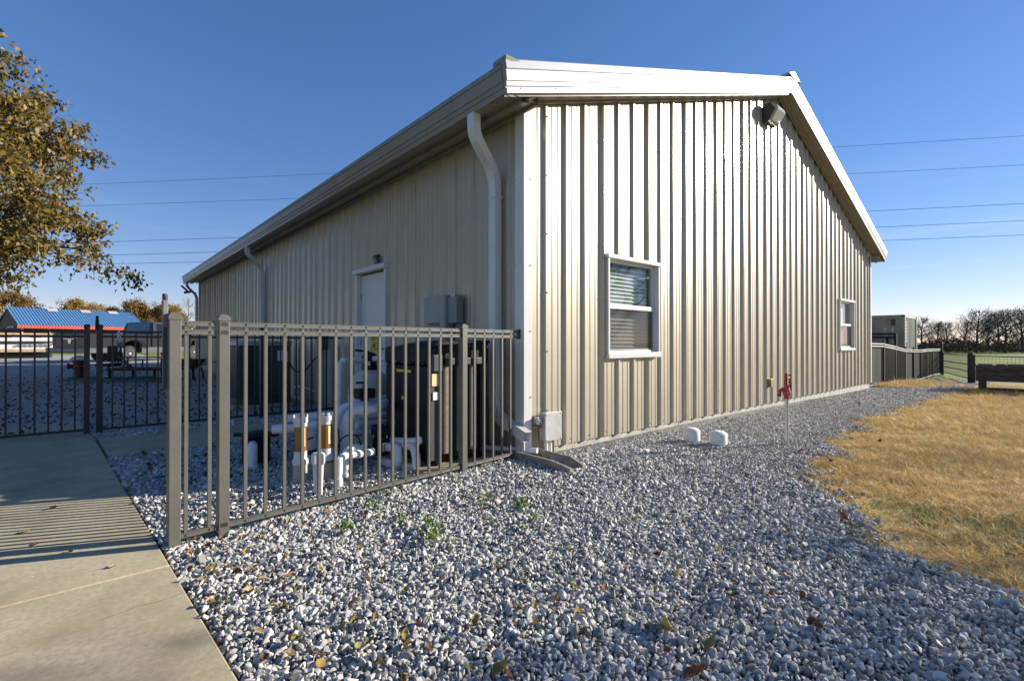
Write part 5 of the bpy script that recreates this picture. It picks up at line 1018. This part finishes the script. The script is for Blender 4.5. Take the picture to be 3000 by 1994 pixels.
for s_, d0, d1, sc in ((.026, 1.3, 6.0, 1.0), (.042, 6.0, 10, 1.35), (.075, 10, 17, 1.9)):
    P = grid(-1.2, 17, -7, .0, s_, g); d_, l_ = depth_lat(P); e = edge_y(P[:, 0], P[:, 1])-P[:, 1]; patch = np.clip(.62+.38*np.sin(2.3*P[:, 0]+1.1*P[:, 1])*np.sin(1.7*P[:, 1]-.8*P[:, 0])+.30*np.sin(6.1*P[:, 0]-4.3*P[:, 1])*np.sin(5.2*P[:, 1]+3.3*P[:, 0]), 0, 1)
    k = (d_ > d0) & (d_ <= d1) & (np.abs(l_) < d_*1.12+.8) & (g.random(len(P)) < np.maximum(np.clip(.36+e/.62, .0, 1)*(.30+.70*patch), (.06*(e > -.45)+.012*(e > -1.0)))); P = P[k]; PT.append(P); SC.append(sc*g.uniform(.55, 1.35, len(P))*np.clip(.48+e[k]*.9, .38, 1.0)*(.75+.4*patch[k]))
# straw at the foot of the far fence
P = np.column_stack([g.uniform(13.2, 20, 2600), .0-np.abs(g.normal(0, .45, 2600))]); PT.append(P); SC.append(g.uniform(1.3, 3.2, len(P)))
P = np.concatenate(PT); SC = np.concatenate(SC); n = len(P); rot = np.column_stack([g.normal(0, .25, n), g.normal(0, .25, n), g.uniform(0, 6.28, n)])
scatter('dry_grass', np.column_stack([P, hgt(P[:, 0], P[:, 1])-.012]), rot, np.repeat(SC[:, None], 3, 1), g.integers(0, 6, n), tufts, 'dry golden grass of the lawn right of the gravel', 'grass'); print('tufts', n)
PG = []
for px_, py_, r_, n_ in ((2720, 1525, .16, 90), (2860, 1540, .22, 130), (2960, 1560, .15, 80), (2600, 1290, .3, 90), (2700, 1350, .35, 110), (2800, 1250, .5, 120), (2480, 1570, .06, 14), (2560, 1480, .12, 30)):
    c = gz(px_, py_, -.02); PG.append(c[:2]+g.normal(0, r_, (n_, 2)))
P = np.concatenate(PG); P = P[P[:, 1] < edge_y(P[:, 0], P[:, 1])-.05]; n = len(P)
scatter('green_grass', np.column_stack([P, hgt(P[:, 0], P[:, 1])-.01]), np.column_stack([g.normal(0, .2, n), g.normal(0, .2, n), g.uniform(0, 6.28, n)]), np.repeat(g.uniform(.6, 1.2, n)[:, None], 3, 1), g.integers(0, 3, n), [tuft(300+k, 9, .045, .8, 'weed_green') for k in range(3)], 'sparse green grass showing through the dry lawn', 'grass')
# fallen leaves, one by one
def leaf_mesh(seed, mat, kind):
    g = np.random.default_rng(seed); n = 9; V = []; F = []
    for i in range(n):
        t_ = i/(n-1); w_ = math.sin(math.pi*min(1, t_**.75*.97+.015))*.34*(1+.12*math.sin(i*2.7+seed)); curl = (.5+.5*g.random())*(kind)
        for j in range(5):
            s_ = (j-2)/2; V.append((t_-.5, s_*w_, .28*curl*s_*s_*w_*3+.25*curl*(t_-.45)**2*2+.03*g.normal()))
    for i in range(n-1):
        for j in range(4): a = i*5+j; F.append((a, a+1, a+6, a+5))
    o = len(V); V += [(.5, -.008, .02), (.78, -.006, .09), (.78, .006, .09), (.5, .008, .02)]; F.append((o, o+1, o+2, o+3))
    m = np_mesh('fallen_leaf', V, F, mat); m.polygons.foreach_set('use_smooth', [True]*len(m.polygons)); return m
KIN = dict(leaf_olive=('dull olive green', 'olive'), leaf_tan=('pale tan', 'tan'), leaf_rust=('rusty orange red', 'rust'), leaf_umber=('dark brown', 'brown'), leaf_yellow=('golden yellow', 'yellow'))
LM = {k: [leaf_mesh(i*3+j, k, .5+.35*j) for j in range(3)] for i, k in enumerate(KIN)}
g = np.random.default_rng(99)
def put_leaf(x, y, z, size, mat, where='gravel', lab=None):
    o = link('fallen_leaf', LM[mat][g.integers(0, 3)]); o.location = (x, y, z); fl = .08 if 'concrete' in where else .5; o.rotation_euler = (g.normal(0, fl), g.normal(0, fl), g.uniform(0, 6.28)); o.scale = (size, size*g.uniform(.7, 1.1), size*g.uniform(.8, 1.6))
    c = KIN[mat]; tag(o, lab or 'curled %s fallen leaf lying on the %s' % (c[0], where), 'leaf', '%s leaves on the %s' % (c[1], where))
names = list(KIN); cnt = 0
while cnt < 190:
    u_ = g.random()
    wh = 'gravel along the walkway edge' if u_ < .42 else ('gravel close to the near fence' if u_ < .62 else 'open gravel in the foreground')
    if u_ < .42: y = g.uniform(-2.3, -.2); x = float(xe(y))+abs(g.normal(0, .28))+.04
    elif u_ < .62: x = g.uniform(-2.9, .2); y = fy(x)+g.normal(-.12, .25)
    else: p_ = gz(g.uniform(650, 2450), g.uniform(1400, 1990)); x, y = p_[0], p_[1]
    if not (x > xe(y)+.03) or (x > -.33 and y < yb(x)+.05) or y > 1: continue
    put_leaf(x, y, .026+.012*g.random(), g.uniform(.025, .05), names[g.choice(5, p=[.24, .2, .14, .26, .16])], wh); cnt += 1
for px_, py_, s_, k in ((1960, 1840, .10, 'leaf_olive'), (1455, 1660, .085, 'leaf_olive'), (2145, 1745, .085, 'leaf_umber'), (1985, 1685, .08, 'leaf_tan'), (2080, 1885, .07, 'leaf_olive'), (1040, 1765, .06, 'leaf_olive'), (1390, 1820, .06, 'leaf_yellow'), (1625, 1790, .06, 'leaf_umber'), (1470, 1965, .07, 'leaf_olive'), (2040, 1975, .09, 'leaf_rust'), (870, 1875, .07, 'leaf_olive'), (1195, 1885, .06, 'leaf_yellow')):
    p_ = gz(px_, py_, .035); put_leaf(p_[0], p_[1], .036, s_, k, 'open gravel in the foreground')
for px_, py_, s_, k in ((150, 1490, .09, 'leaf_umber'), (68, 1560, .075, 'leaf_olive'), (105, 1595, .06, 'leaf_umber'), (205, 1617, .05, 'leaf_yellow'), (330, 1660, .05, 'leaf_tan')):
    p_ = gz(px_, py_, .022); put_leaf(p_[0], p_[1], .0245, s_*.8, k, 'concrete walkway')
for px_, py_, s_, k in ((2514, 1188, .13, 'leaf_rust'), (2127, 1229, .09, 'leaf_rust'), (2348, 1323, .07, 'leaf_rust'), (2470, 1525, .07, 'leaf_rust'), (2432, 1358, .07, 'leaf_umber'), (2575, 1300, .07, 'leaf_umber')):
    p_ = gz(px_, py_, .02); put_leaf(p_[0], p_[1], .035 if px_ < 2400 else .045, s_, k, 'ground by the lawn edge')
# leaf litter in the shaded yard and under the equipment
n = 3200; P = np.column_stack([g.uniform(-9, -.3, n), 4.6+np.abs(g.normal(0, 5.5, n))]); P2 = np.column_stack([g.uniform(-2.9, -.3, 330), g.uniform(.9, 2.6, 330)]); P = np.concatenate([P, P2]); P = P[(P[:, 1] < 20)]
P3_ = np.column_stack([P, hgt(P[:, 0], P[:, 1])+.035]); V, F = leaf_quads(P3_, .055, 3, 0, .01, .7); o = link('leaf_litter', np_mesh('leaf_litter', V, F, 'litter')); stuff(o); tag(o, 'scattered dead leaves over the shaded yard gravel', 'leaves')
# weeds
def weed_mesh(seed):
    g = np.random.default_rng(seed); P = []
    for k in range(26): a = g.uniform(0, 6.28); r_ = abs(g.normal(0, .05)); P.append((r_*math.cos(a), r_*math.sin(a), .02+.03*g.random()))
    V, F = leaf_quads(np.array(P), .035, seed, -.8, .006, .6); return np_mesh('weed', V, F, 'weed_green')
WM = [weed_mesh(k) for k in range(4)]
for k, (px_, py_, s_) in enumerate(((1085, 1485, 1.1), (1100, 1495, .9), (1132, 1452, .8), (1362, 1462, .8), (1420, 1473, 1.2), (1250, 1545, 1.2), (1262, 1560, 1.), (1270, 1590, 1.2), (1245, 1585, 1.), (1172, 1528, .9), (1535, 1485, 1.1), (1520, 1492, .8), (1568, 1524, .9), (1010, 1552, 1.), (1020, 1560, .8), (1445, 1535, .7), (1535, 1552, .6), (1860, 1527, .6))):
    p_ = gz(px_, py_, .02); o = link('weed', WM[k % 4]); o.location = (p_[0], p_[1], .016); o.rotation_euler = (0, 0, k*1.3); o.scale = (s_*.85,)*3; tag(o, 'small green weed growing through the gravel near the fence', 'weed', 'weeds in the gravel')
